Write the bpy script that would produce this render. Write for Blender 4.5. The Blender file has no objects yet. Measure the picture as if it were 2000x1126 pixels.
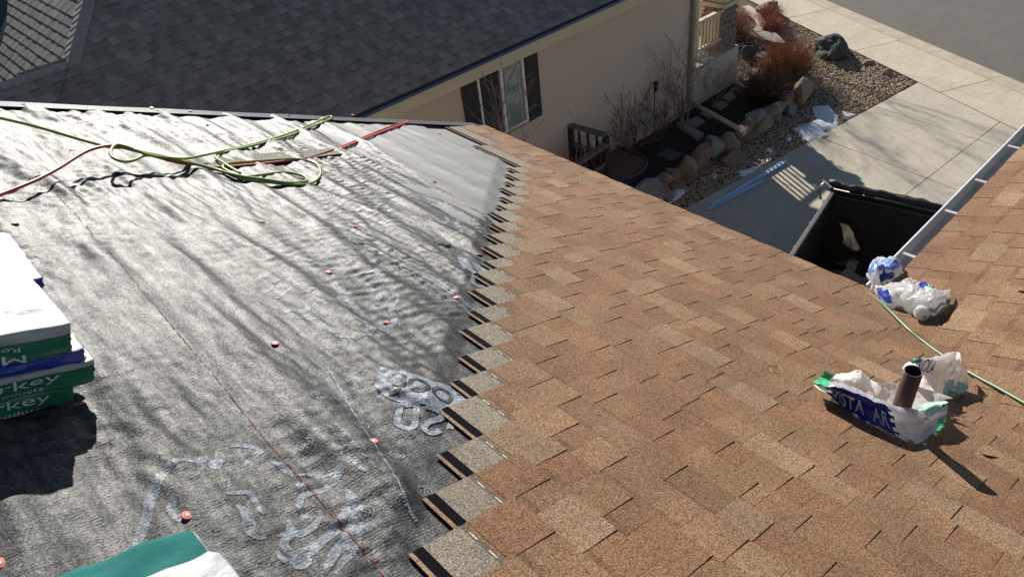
import bpy, bmesh, math, random
import numpy as np
from mathutils import Vector, Matrix, noise as mnoise

# ------------------------------------------------------------------ camera, light, exposure
sc = bpy.context.scene
col = sc.collection
R = math.radians
cam_d = bpy.data.cameras.new('camera'); cam = bpy.data.objects.new('camera', cam_d); col.objects.link(cam)
cam_d.sensor_width = 36.0; cam_d.lens = 36.0*1413.1/2000.0; cam_d.clip_start = .02; cam_d.clip_end = 800
cr, cu, cf = Vector((0.71949, -0.68677, -0.10333)), Vector((0.48618, 0.39181, 0.78110)), Vector((0.49595, 0.61223, -0.61580))
cam.matrix_world = Matrix(((cr.x, cu.x, -cf.x, 0), (cr.y, cu.y, -cf.y, 0), (cr.z, cu.z, -cf.z, 8.0), (0, 0, 0, 1)))
sc.camera = cam
SUN_AZ, SUN_EL = R(28), R(24.5)            # azimuth measured from +Y towards +X
sdir = Vector((math.cos(SUN_EL)*math.sin(SUN_AZ), math.cos(SUN_EL)*math.cos(SUN_AZ), math.sin(SUN_EL)))
w = bpy.data.worlds.new('World'); sc.world = w; w.use_nodes = True
nt = w.node_tree; bg = nt.nodes['Background']
sky = nt.nodes.new('ShaderNodeTexSky'); sky.sky_type = 'NISHITA'; sky.sun_disc = False
sky.sun_elevation = SUN_EL; sky.sun_rotation = SUN_AZ; sky.altitude = 1600; sky.air_density = 1.0; sky.dust_density = .4
nt.links.new(sky.outputs[0], bg.inputs[0]); bg.inputs[1].default_value = 0.052
sl = bpy.data.lights.new('sun', 'SUN'); sl.energy = 4.8; sl.angle = R(.5); sl.color = (1, .95, .87)
so = bpy.data.objects.new('sun', sl); col.objects.link(so); so.location = (10, 20, 20)
so.rotation_euler = sdir.to_track_quat('Z', 'Y').to_euler()
sc.view_settings.view_transform = 'Standard'; sc.view_settings.look = 'None'
sc.view_settings.exposure = 0.68; sc.view_settings.gamma = 1.0; sc.view_settings.use_curve_mapping = False

# ------------------------------------------------------------------ helpers
rng = random.Random(7)
def tag(o, label=None, cat=None, group=None, kind=None):
    if label: o['label'] = label
    if cat: o['category'] = cat
    if group: o['group'] = group
    if kind: o['kind'] = kind
    return o
def world_of(o):
    m = o.matrix_basis.copy()
    if o.parent: m = world_of(o.parent) @ o.matrix_parent_inverse @ m
    return m
def adopt(o, p):
    if p is not None:
        o.parent = p; o.matrix_parent_inverse = world_of(p).inverted()
    return o
def link(name, me, mats, parent=None, mw=None, smooth=False):
    if mats is not None:
        for m in (mats if isinstance(mats, (list, tuple)) else [mats]): me.materials.append(m)
    if smooth: me.shade_smooth()
    o = bpy.data.objects.new(name, me); col.objects.link(o)
    if mw is not None: o.matrix_basis = mw
    return adopt(o, parent)
def empty(name, loc, label, cat, group=None):
    o = bpy.data.objects.new(name, None); col.objects.link(o); o.location = loc; o.empty_display_size = .2
    return tag(o, label, cat, group)
def mesh(verts, faces, mi=None):
    me = bpy.data.meshes.new('m'); me.from_pydata([tuple(v) for v in verts], [], faces)
    if mi is not None: me.polygons.foreach_set('material_index', mi)
    me.update(); return me
class MB:
    def __init__(s): s.v = []; s.f = []; s.m = []
    def add(s, vs, fs, m=0):
        b = len(s.v); s.v += [tuple(v) for v in vs]; s.f += [tuple(i+b for i in f) for f in fs]; s.m += [m]*len(fs); return s
    def box(s, a, b, m=0, M=None):
        x0, y0, z0 = a; x1, y1, z1 = b
        vs = [Vector(p) for p in ((x0,y0,z0),(x1,y0,z0),(x1,y1,z0),(x0,y1,z0),(x0,y0,z1),(x1,y0,z1),(x1,y1,z1),(x0,y1,z1))]
        if M is not None: vs = [M @ v for v in vs]
        return s.add(vs, [(3,2,1,0),(4,5,6,7),(0,1,5,4),(1,2,6,5),(2,3,7,6),(3,0,4,7)], m)
    def bar(s, a, b, wd, ht, m=0, up=Vector((0,0,1))):      # square bar from a to b, wd across, ht along up
        a, b = Vector(a), Vector(b); d = (b-a).normalized(); sx = d.cross(up).normalized(); uz = sx.cross(d)
        vs = []
        for p in (a, b):
            for i, j in ((-1,-1),(1,-1),(1,1),(-1,1)): vs.append(p + sx*(i*wd/2) + uz*(j*ht/2))
        return s.add(vs, [(0,1,2,3),(7,6,5,4),(0,4,5,1),(1,5,6,2),(2,6,7,3),(3,7,4,0)], m)
    def prism(s, poly, z0, z1, m=0):
        n = len(poly)
        A = sum(poly[i][0]*poly[(i+1)%n][1]-poly[(i+1)%n][0]*poly[i][1] for i in range(n))
        if A < 0: poly = poly[::-1]
        vs = [(p[0],p[1],z0) for p in poly]+[(p[0],p[1],z1) for p in poly]
        return s.add(vs, [tuple(range(n-1,-1,-1)), tuple(range(n,2*n))]+[(i,(i+1)%n,n+(i+1)%n,n+i) for i in range(n)], m)
    def tube(s, pts, rad, k=6, m=0, caps=True):
        pts = [Vector(p) for p in pts]; n = len(pts)
        rs = rad if isinstance(rad, (list, tuple)) else [rad]*n
        vs = []; up = None
        for i, p in enumerate(pts):
            t = (pts[min(i+1,n-1)]-pts[max(i-1,0)]).normalized()
            if up is None: up = t.orthogonal().normalized()
            up = (up - t*up.dot(t)); up = up.normalized() if up.length > 1e-6 else t.orthogonal().normalized()
            bi = t.cross(up)
            for j in range(k):
                a = 2*math.pi*j/k; vs.append(p+(up*math.cos(a)+bi*math.sin(a))*rs[i])
        fs = [(i*k+j, i*k+(j+1)%k, (i+1)*k+(j+1)%k, (i+1)*k+j) for i in range(n-1) for j in range(k)]
        if caps: fs += [tuple(range(k-1,-1,-1)), tuple((n-1)*k+j for j in range(k))]
        return s.add(vs, fs, m)
    def build(s, name, mats, parent=None, smooth=False, kind=None):
        o = link(name, mesh(s.v, s.f, s.m), mats, parent, None, smooth)
        if kind: o['kind'] = kind
        return o
def bevel(o, wdt=.004, seg=1):
    b = o.modifiers.new('bev', 'BEVEL'); b.width = wdt; b.segments = seg; b.limit_method = 'ANGLE'; return o
def spline(pts, n=8):                                        # Catmull-Rom through points
    P = [np.array(p, float) for p in pts]; P = [2*P[0]-P[1]]+P+[2*P[-1]-P[-2]]; out = []
    for i in range(1, len(P)-2):
        for k in range(n):
            t = k/n; a, b, c, d = P[i-1:i+3]
            out.append(.5*((2*b)+(c-a)*t+(2*a-5*b+4*c-d)*t*t+(3*b-a-3*c+d)*t**3))
    out.append(P[-2]); return out
def text_mesh(body, size=1.0):
    c = bpy.data.curves.new('t', 'FONT'); c.body = body; c.size = size; c.resolution_u = 3
    o = bpy.data.objects.new('t', c); col.objects.link(o); bpy.context.view_layer.update()
    me = bpy.data.meshes.new_from_object(o); bpy.data.objects.remove(o); bpy.data.curves.remove(c)
    vs = [tuple(v.co) for v in me.vertices]; fs = [tuple(p.vertices) for p in me.polygons]; bpy.data.meshes.remove(me)
    x0 = min(v[0] for v in vs); x1 = max(v[0] for v in vs); y0 = min(v[1] for v in vs); y1 = max(v[1] for v in vs)
    return [((v[0]-x0)/(x1-x0), (v[1]-y0)/(y1-y0)) for v in vs], fs

# ------------------------------------------------------------------ materials
def newmat(name):
    m = bpy.data.materials.new(name); m.use_nodes = True
    return m, m.node_tree, m.node_tree.nodes['Principled BSDF']
def mat(name, colr, rough=.7, spec=.4, metal=0, var=.12, vscale=6, bump=0, bscale=60, hue=None):
    """plain surface with uneven tone and fine relief"""
    m, t, b = newmat(name); N = t.nodes.new
    b.inputs['Roughness'].default_value = rough; b.inputs['Metallic'].default_value = metal
    b.inputs['Specular IOR Level'].default_value = spec
    tc = N('ShaderNodeTexCoord'); nz = N('ShaderNodeTexNoise'); nz.inputs['Scale'].default_value = vscale; nz.inputs['Detail'].default_value = 6
    t.links.new(tc.outputs['Object'], nz.inputs['Vector'])
    mx = N('ShaderNodeMix'); mx.data_type = 'RGBA'
    c1 = [max(0, c*(1-var*1.6)) for c in colr]; c2 = [min(1, c*(1+var*1.6)) for c in (hue or colr)]
    mx.inputs[6].default_value = (*c1, 1); mx.inputs[7].default_value = (*c2, 1)
    t.links.new(nz.outputs[0], mx.inputs[0]); t.links.new(mx.outputs[2], b.inputs['Base Color'])
    if name.endswith('concrete') or name == 'asphalt':
        st = N('ShaderNodeTexNoise'); st.inputs['Scale'].default_value = 7; st.inputs['Detail'].default_value = 10; st.inputs['Roughness'].default_value = .75; t.links.new(tc.outputs['Object'], st.inputs['Vector'])
        sr = N('ShaderNodeMapRange'); sr.inputs[1].default_value = .34; sr.inputs[2].default_value = .5; sr.inputs[3].default_value = .80; sr.inputs[4].default_value = 1.0; t.links.new(st.outputs[0], sr.inputs[0])
        sm = N('ShaderNodeVectorMath'); sm.operation = 'SCALE'; t.links.new(mx.outputs[2], sm.inputs[0]); t.links.new(sr.outputs[0], sm.inputs['Scale']); t.links.new(sm.outputs[0], b.inputs['Base Color'])
    if bump:
        n2 = N('ShaderNodeTexNoise'); n2.inputs['Scale'].default_value = bscale; n2.inputs['Detail'].default_value = 5
        t.links.new(tc.outputs['Object'], n2.inputs['Vector'])
        bp = N('ShaderNodeBump'); bp.inputs['Strength'].default_value = 1; bp.inputs['Distance'].default_value = bump
        t.links.new(n2.outputs[0], bp.inputs['Height']); t.links.new(bp.outputs[0], b.inputs['Normal'])
    return m
def granule_mat(name, contrast, scale, rough=.9, bump=.0012):
    """mineral granules: the piece's own tone (colour attribute) broken up by speckle"""
    m, t, b = newmat(name); N = t.nodes.new
    b.inputs['Roughness'].default_value = rough; b.inputs['Specular IOR Level'].default_value = .25
    at_ = N('ShaderNodeAttribute'); at_.attribute_name = 'tone'
    geo = N('ShaderNodeNewGeometry'); oi = N('ShaderNodeObjectInfo')
    vo = N('ShaderNodeTexVoronoi'); vo.inputs['Scale'].default_value = scale; t.links.new(geo.outputs['Position'], vo.inputs['Vector'])
    nz = N('ShaderNodeTexNoise'); nz.inputs['Scale'].default_value = scale*.55; nz.inputs['Detail'].default_value = 2; t.links.new(geo.outputs['Position'], nz.inputs['Vector'])
    big = N('ShaderNodeTexNoise'); big.inputs['Scale'].default_value = 5; big.inputs['Detail'].default_value = 4; t.links.new(geo.outputs['Position'], big.inputs['Vector'])
    sep = N('ShaderNodeSeparateColor'); t.links.new(vo.outputs['Color'], sep.inputs[0])
    mr = N('ShaderNodeMapRange'); mr.inputs[1].default_value = 0; mr.inputs[2].default_value = 1; mr.inputs[3].default_value = 1-contrast; mr.inputs[4].default_value = 1+contrast
    t.links.new(sep.outputs[0], mr.inputs[0])
    mr2 = N('ShaderNodeMapRange'); mr2.inputs[1].default_value = .3; mr2.inputs[2].default_value = .7; mr2.inputs[3].default_value = .86; mr2.inputs[4].default_value = 1.14
    t.links.new(big.outputs[0], mr2.inputs[0])
    mr3 = N('ShaderNodeMapRange'); mr3.inputs[1].default_value = 0; mr3.inputs[2].default_value = 1; mr3.inputs[3].default_value = .93; mr3.inputs[4].default_value = 1.07
    t.links.new(oi.outputs['Random'], mr3.inputs[0])
    a = N('ShaderNodeMath'); a.operation = 'MULTIPLY'; t.links.new(mr.outputs[0], a.inputs[0]); t.links.new(mr2.outputs[0], a.inputs[1])
    a2 = N('ShaderNodeMath'); a2.operation = 'MULTIPLY'; t.links.new(a.outputs[0], a2.inputs[0]); t.links.new(mr3.outputs[0], a2.inputs[1])
    mx = N('ShaderNodeVectorMath'); mx.operation = 'SCALE'; t.links.new(at_.outputs['Color'], mx.inputs[0]); t.links.new(a2.outputs[0], mx.inputs['Scale'])
    t.links.new(mx.outputs[0], b.inputs['Base Color'])
    bp = N('ShaderNodeBump'); bp.inputs['Distance'].default_value = bump; t.links.new(nz.outputs[0], bp.inputs['Height']); t.links.new(bp.outputs[0], b.inputs['Normal'])
    return m
def underlay_mat(name='synthetic_underlayment', c0=(.030,.0305,.033), c1=(.062,.062,.0605), alpha=None):
    """woven black synthetic felt with a sheen; fine weave, dusty scuffs, and weave glints painted as grain"""
    m, t, b = newmat(name); N = t.nodes.new
    b.inputs['Specular IOR Level'].default_value = .75
    geo = N('ShaderNodeNewGeometry')
    mp = N('ShaderNodeMapping'); mp.inputs['Scale'].default_value = (1.0,.45,1.0); t.links.new(geo.outputs['Position'], mp.inputs['Vector'])
    nz = N('ShaderNodeTexNoise'); nz.inputs['Scale'].default_value = 20; nz.inputs['Detail'].default_value = 9; nz.inputs['Roughness'].default_value = .72
    t.links.new(mp.outputs[0], nz.inputs['Vector'])
    fi = N('ShaderNodeTexNoise'); fi.inputs['Scale'].default_value = 150; fi.inputs['Detail'].default_value = 4; fi.inputs['Roughness'].default_value = .7
    me_ = N('ShaderNodeTexNoise'); me_.inputs['Scale'].default_value = 42; me_.inputs['Detail'].default_value = 5; me_.inputs['Roughness'].default_value = .65
    wv = N('ShaderNodeTexWave'); wv.wave_type = 'BANDS'; wv.bands_direction = 'Y'; wv.inputs['Scale'].default_value = 34; wv.inputs['Distortion'].default_value = 5; wv.inputs['Detail'].default_value = 2; wv.inputs['Detail Scale'].default_value = 1.5
    for q in (fi, wv, me_): t.links.new(geo.outputs['Position'], q.inputs['Vector'])
    rp = N('ShaderNodeValToRGB'); rp.color_ramp.elements[0].position = .40; rp.color_ramp.elements[0].color = (*c0,1)
    rp.color_ramp.elements[1].position = .60; rp.color_ramp.elements[1].color = (*c1,1); t.links.new(nz.outputs[0], rp.inputs[0])
    ms = N('ShaderNodeMapping'); ms.inputs['Scale'].default_value = (1.0,.03,1.0); t.links.new(geo.outputs['Position'], ms.inputs['Vector'])
    sk = N('ShaderNodeTexNoise'); sk.inputs['Scale'].default_value = 55; sk.inputs['Detail'].default_value = 3; t.links.new(ms.outputs[0], sk.inputs['Vector'])
    skr = N('ShaderNodeMapRange'); skr.inputs[1].default_value = .35; skr.inputs[2].default_value = .68; skr.inputs[3].default_value = .78; skr.inputs[4].default_value = 1.22; t.links.new(sk.outputs[0], skr.inputs[0])
    ml = N('ShaderNodeVectorMath'); ml.operation = 'SCALE'; t.links.new(rp.outputs[0], ml.inputs[0]); t.links.new(skr.outputs[0], ml.inputs['Scale'])
    mx = N('ShaderNodeMix'); mx.data_type = 'RGBA'; mx.blend_type = 'MULTIPLY'; mx.inputs[0].default_value = .85
    r2 = N('ShaderNodeMapRange'); r2.inputs[1].default_value = .33; r2.inputs[2].default_value = .67; r2.inputs[3].default_value = .25; r2.inputs[4].default_value = 1.9; t.links.new(fi.outputs[0], r2.inputs[0])  # fine pale grain in the base colour stands for glints on the weave
    t.links.new(ml.outputs[0], mx.inputs[6]); t.links.new(r2.outputs[0], mx.inputs[7]); t.links.new(mx.outputs[2], b.inputs['Base Color'])
    rr = N('ShaderNodeMapRange'); rr.inputs[1].default_value = .3; rr.inputs[2].default_value = .7; rr.inputs[3].default_value = .54; rr.inputs[4].default_value = .46; t.links.new(nz.outputs[0], rr.inputs[0]); t.links.new(rr.outputs[0], b.inputs['Roughness'])
    sp1 = N('ShaderNodeMapRange'); sp1.inputs[1].default_value = .38; sp1.inputs[2].default_value = .62; sp1.inputs[3].default_value = .20; sp1.inputs[4].default_value = .36; t.links.new(nz.outputs[0], sp1.inputs[0])
    sp2 = N('ShaderNodeMath'); sp2.operation = 'MULTIPLY'; t.links.new(sp1.outputs[0], sp2.inputs[0])
    sp3 = N('ShaderNodeMapRange'); sp3.inputs[1].default_value = .36; sp3.inputs[2].default_value = .64; sp3.inputs[3].default_value = .5; sp3.inputs[4].default_value = 1.5; t.links.new(fi.outputs[0], sp3.inputs[0]); t.links.new(sp3.outputs[0], sp2.inputs[1])
    sp4 = N('ShaderNodeMath'); sp4.operation = 'MULTIPLY'; t.links.new(sp2.outputs[0], sp4.inputs[0]); t.links.new(skr.outputs[0], sp4.inputs[1])
    t.links.new(sp4.outputs[0], b.inputs['Specular IOR Level'])
    b0 = N('ShaderNodeBump'); b0.inputs['Distance'].default_value = .0028; b0.inputs['Strength'].default_value = 1; t.links.new(me_.outputs[0], b0.inputs['Height'])
    b1 = N('ShaderNodeBump'); b1.inputs['Distance'].default_value = .0018; b1.inputs['Strength'].default_value = 1; t.links.new(fi.outputs[0], b1.inputs['Height']); t.links.new(b0.outputs[0], b1.inputs['Normal'])
    b2 = N('ShaderNodeBump'); b2.inputs['Distance'].default_value = .0005; b2.inputs['Strength'].default_value = .6; t.links.new(wv.outputs[0], b2.inputs['Height']); t.links.new(b1.outputs[0], b2.inputs['Normal'])
    t.links.new(b2.outputs[0], b.inputs['Normal'])
    if alpha:                                   # worn ink: the felt shows through
        am = N('ShaderNodeMapRange'); am.inputs[1].default_value = .35; am.inputs[2].default_value = .62; am.inputs[3].default_value = alpha[0]; am.inputs[4].default_value = alpha[1]
        t.links.new(me_.outputs[0], am.inputs[0]); t.links.new(am.outputs[0], b.inputs['Alpha'])
    return m
M = {}
M['granule'] = granule_mat('tan_granules', .62, 330, bump=.0014)
M['dark_granule'] = granule_mat('charcoal_granules', .25, 120)
M['tape'] = mat('black_release_tape', (.006,.006,.009), .9, .04, var=.2)
M['print_tape'] = mat('grey_tape_print', (.09,.13,.18), .6)
M['dash'] = mat('white_nail_dash', (.55,.55,.45), .8)
M['underlay'] = underlay_mat()
M['membrane'] = mat('grey_membrane', (.17,.17,.168), .62, .4, var=.12, vscale=3, bump=.0006, bscale=500)
M['print'] = underlay_mat('pale_blue_ink', (.18,.205,.24), (.24,.27,.305), (.65,.88))
M['print_dark'] = underlay_mat('felt_under_lettering')
M['print_solid'] = underlay_mat('pale_blue_ink_block', (.19,.22,.26), (.26,.295,.34), (.86,1))
M['chalk'] = mat('red_chalk', (.30,.10,.075), .9, .1, var=.4, vscale=30)
M['cap'] = mat('red_plastic_cap', (.58,.085,.06), .6, .5, var=.1)
M['steel_nail'] = mat('nail_steel', (.55,.5,.48), .35, .5, metal=.8)
M['drip'] = mat('brown_drip_edge', (.16,.15,.17), .22, .6, var=.1, vscale=2)
M['osb'] = mat('roof_sheathing', (.35,.24,.13), .9, .2)
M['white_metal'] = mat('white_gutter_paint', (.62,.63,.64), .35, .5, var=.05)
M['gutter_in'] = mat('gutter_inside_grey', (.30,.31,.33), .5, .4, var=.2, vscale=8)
M['siding'] = mat('tan_siding', (.40,.33,.26), .85, .3, var=.05, vscale=2)
M['hose_green'] = mat('green_air_hose', (.30,.40,.06), .38, .5, var=.18, vscale=14)
M['hose_red'] = mat('red_air_hose', (.60,.065,.04), .4, .5, var=.18, vscale=14)
M['hose_dark'] = mat('dark_green_hose', (.07,.17,.085), .35, .5, var=.15)
M['wrap_white'] = mat('white_plastic_film', (.37,.385,.40), .5, .3, var=.12, vscale=9, bump=.007, bscale=13)
M['wrap_green'] = mat('green_printed_film', (.012,.16,.085), .28, .5, var=.15, vscale=9, bump=.002, bscale=26)
M['wrap_teal'] = mat('teal_printed_film', (.006,.13,.12), .75, .12, var=.15, vscale=9, bump=.002, bscale=26)
M['wrap_blue'] = mat('blue_printed_film', (.012,.035,.30), .28, .5, var=.2, vscale=9, bump=.002, bscale=26)
M['wrap_text'] = mat('pale_print_on_film', (.52,.56,.60), .35, .5, var=.05)
M['film_green'] = mat('bright_green_film', (.05,.45,.20), .4, .4, var=.25, vscale=20)
M['iron'] = mat('rusty_cast_pipe', (.11,.06,.05), .5, .5, metal=.3, var=.5, vscale=14)
M['iron_in'] = mat('pipe_bore', (.02,.018,.017), .8)
def film_mat():
    m, t, b = newmat('thin_white_film'); N = t.nodes.new
    b.inputs['Base Color'].default_value = (.88,.89,.90,1); b.inputs['Roughness'].default_value = .22
    tr = N('ShaderNodeBsdfTranslucent'); tr.inputs[0].default_value = (.95,.96,.95,1); mx = N('ShaderNodeMixShader'); mx.inputs[0].default_value = .6
    nz = N('ShaderNodeTexNoise'); nz.inputs['Scale'].default_value = 45; nz.inputs['Detail'].default_value = 4; tc = N('ShaderNodeTexCoord'); t.links.new(tc.outputs['Object'], nz.inputs['Vector'])
    bp = N('ShaderNodeBump'); bp.inputs['Distance'].default_value = .0012; t.links.new(nz.outputs[0], bp.inputs['Height']); t.links.new(bp.outputs[0], b.inputs['Normal'])
    t.links.new(b.outputs[0], mx.inputs[1]); t.links.new(tr.outputs[0], mx.inputs[2]); t.links.new(mx.outputs[0], t.nodes['Material Output'].inputs[0]); return m
M['film'] = film_mat()
M['soil'] = mat('dry_soil', (.16,.12,.08), .95, .1, var=.25, vscale=2, bump=.02, bscale=12)
M['asphalt'] = mat('asphalt', (.16,.14,.125), .9, .25, var=.10, vscale=1.2, bump=.004, bscale=90)
M['concrete'] = mat('footpath_concrete', (.56,.485,.375), .9, .2, var=.14, vscale=1.6, bump=.001, bscale=120)
M['concrete_pan'] = mat('gutter_pan_concrete', (.50,.42,.31), .9, .2, var=.2, vscale=2.5, bump=.001, bscale=120)
M['concrete_drive'] = mat('driveway_concrete', (.52,.46,.365), .88, .25, var=.14, vscale=1.3, bump=.0008, bscale=140)
M['gravel_base'] = mat('gravel_bed', (.15,.10,.065), .95, .1, var=.4, vscale=30, bump=.02, bscale=40)
M['mulch'] = mat('dark_mulch', (.055,.042,.034), .95, .1, var=.4, vscale=20, bump=.02, bscale=45)
M['pebble'] = mat('river_pebbles', (.30,.22,.15), .85, .25, var=.45, vscale=22, hue=(.42,.33,.23))
M['snow'] = mat('snow', (.82,.84,.86), .7, .3, var=.03, vscale=8, bump=.01, bscale=30)
M['stone_pink'] = mat('pink_sandstone', (0.252, 0.164, 0.131), .9, .2, var=.25, vscale=5, bump=.012, bscale=14)
M['stone_grey'] = mat('grey_stone', (0.234, 0.225, 0.211), .9, .2, var=.25, vscale=5, bump=.012, bscale=14)
M['stone_tan'] = mat('tan_sandstone', (0.29, 0.22, 0.155), .9, .2, var=.22, vscale=5, bump=.012, bscale=14)
M['stone_dark'] = mat('dark_basalt', (.07,.07,.07), .85, .3, var=.35, vscale=6, bump=.02, bscale=12)
M['flag'] = mat('flagstone', (.27,.235,.195), .9, .2, var=.15, vscale=4, bump=.004, bscale=30)
M['slab_green'] = mat('mossy_slab', (.09,.11,.10), .9, .2, var=.15)
M['stucco'] = mat('beige_wall', (.60,.49,.395), .92, .2, var=.03, vscale=1.5, bump=.0015, bscale=160)
M['cream'] = mat('cream_trim', (.58,.50,.36), .7, .3, var=.04)
M['dark_deck'] = mat('charcoal_roofing', (.08,.08,.085), .92, .2, var=.15, vscale=8)
M['dark_cap'] = mat('charcoal_cap', (.30,.28,.26), .92, .2, var=.25, vscale=14, bump=.002, bscale=200)
M['nb_gutter'] = mat('dark_gutter_sky_tint', (.06,.11,.22), .2, .6, var=.08)  # blue of the reflected sky painted into the gutter's colour
M['white_frame'] = mat('white_window_vinyl', (.80,.80,.80), .4, .4, var=.03)
M['screen'] = mat('insect_screen', (.045,.047,.05), .7, .2, var=.1)
M['glass'] = mat('window_glass', (.20,.27,.26), .08, .8, var=.05, vscale=1)  # base colour raised to teal to stand for the reflection in the panes
M['muntin'] = mat('cream_muntin', (.55,.52,.42), .5, .3, var=.02)
M['room'] = mat('room_interior', (.12,.11,.10), .9, .1)
M['curtain'] = mat('curtain', (.30,.25,.21), .9, .1)
M['shutter'] = mat('dark_shutter', (.035,.034,.033), .65, .35, var=.12)
M['downspout'] = mat('brown_downspout', (.26,.205,.16), .5, .4, var=.08)
M['downspout_pale'] = mat('pale_downspout', (.42,.36,.27), .6, .4, var=.12)
M['deck_floor'] = mat('porch_boards', (.40,.36,.32), .8, .3, var=.12, vscale=5)
M['mortar'] = mat('mortar', (.24,.21,.18), .95, .1)
M['black_metal'] = mat('black_metal', (.012,.012,.013), .5, .4)
M['fence_pale'] = mat('weathered_rail', (.16,.13,.11), .85, .2, var=.15)
M['fence'] = mat('dark_fence_wood', (.055,.038,.03), .85, .2, var=.2, vscale=9)
M['plank'] = mat('brown_plank', (.16,.10,.07), .85, .2, var=.2, vscale=7)
M['well_rim'] = mat('dull_well_rim', (.075,.085,.10), .5, .4, metal=.3, var=.2)
M['galv'] = mat('galvanised_steel', (.42,.45,.48), .38, .5, metal=.7, var=.15)
M['bark_grey'] = mat('grey_bark', (.30,.23,.21), .9, .2, var=.2)
M['bark_red'] = mat('reddish_bark', (.14,.09,.08), .9, .2, var=.2)
M['twig_orange'] = mat('orange_twigs', (.36,.17,.08), .9, .15, var=.35, vscale=10)
M['twig_dark'] = mat('brown_twigs', (.10,.06,.04), .9, .15, var=.3, vscale=10)
M['twig_red'] = mat('red_twigs', (.36,.16,.12), .9, .15, var=.3, vscale=10)
M['dump'] = mat('black_dumpster_paint', (.02,.02,.02), .55, .4, var=.3, vscale=5)
M['dump_in'] = mat('dumpster_floor', (.03,.027,.024), .85, .2, var=.3)
M['dump_rim'] = mat('worn_dumpster_rim', (.13,.125,.12), .5, .4, var=.3, vscale=9)
M['rubber'] = mat('tyre_rubber', (.02,.02,.02), .9, .2)
M['tarp'] = mat('black_tarp', (.02,.018,.018), .55, .4, var=.3, vscale=12, bump=.02, bscale=18)
M['black_gloss'] = mat('black_tube', (.015,.015,.016), .25, .6)
M['scrap_brown'] = mat('brown_scrap', (.17,.11,.07), .95, .1, var=.3, vscale=25)
M['scrap_grey'] = mat('grey_scrap', (.15,.145,.135), .95, .1, var=.3, vscale=25)
M['scrap_tan'] = mat('tan_scrap', (.30,.21,.13), .95, .1, var=.3, vscale=25)
M['film_pale'] = mat('pale_green_film', (.42,.66,.55), .35, .4, var=.2, vscale=25, bump=.003, bscale=60)
M['film_blue'] = mat('light_blue_film', (.16,.27,.60), .3, .5, var=.35, vscale=18, bump=.003, bscale=60)
M['film_dull'] = mat('dull_film', (.55,.56,.44), .5, .3, var=.15, vscale=18)
M['ink_blue'] = mat('blue_ink', (.02,.05,.33), .5, .3)
M['strip'] = mat('strip_sky_tint', (.38,.52,.72), .28, .6, metal=.2, var=.06, vscale=3)  # metal tinted blue in its base colour for the sky it reflects
M['yellow'] = mat('yellow_string', (.45,.30,.06), .7, .2)

# ------------------------------------------------------------------ the two roof planes
TH = R(22.62); ct, st_ = math.cos(TH), math.sin(TH)
C0 = Vector((0,0,8.0)); H0 = 1.217
mD, mA, mN = Vector((ct,0,-st_)), Vector((0,1,0)), Vector((st_,0,ct))
mO = C0 - mN*H0
def RP(s, y, hh=0.0): return mO + mD*s + mA*y + mN*hh
CORNER = Vector((3.595,1.177,5.184))
wD, wA, wN = Vector((0,ct,-st_)), Vector((-1,0,0)), Vector((0,st_,ct))
def WP(x, d, hh=0.0): return Vector((x,CORNER.y,CORNER.z)) - wD*d + wN*hh      # d = distance up the slope from the eave
def frame(D_, A_, N_, loc): return Matrix(((D_.x,A_.x,N_.x,loc[0]),(D_.y,A_.y,N_.y,loc[1]),(D_.z,A_.z,N_.z,loc[2]),(0,0,0,1)))
EXPO, SHH, LIFT = .143, .337, .016
S_E = 4.50
def warp(s, y): return s + .0957*(y-3.2)*min(1, max(0, (s-1.5)/3))
def warp_ang(s): return -math.atan(.0957*min(1, max(0, (s-1.5)/3)))
def y_end(k): return 4.86 if k < 1.5 else 1.0+.134*(22.5-k)+(0.5 if k < 2.5 else 0)+.018*math.sin(k*2.3)+.010*math.sin(k*5.1)
def y_rake(s): return 5.28-.1056*(s-1.03)

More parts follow.
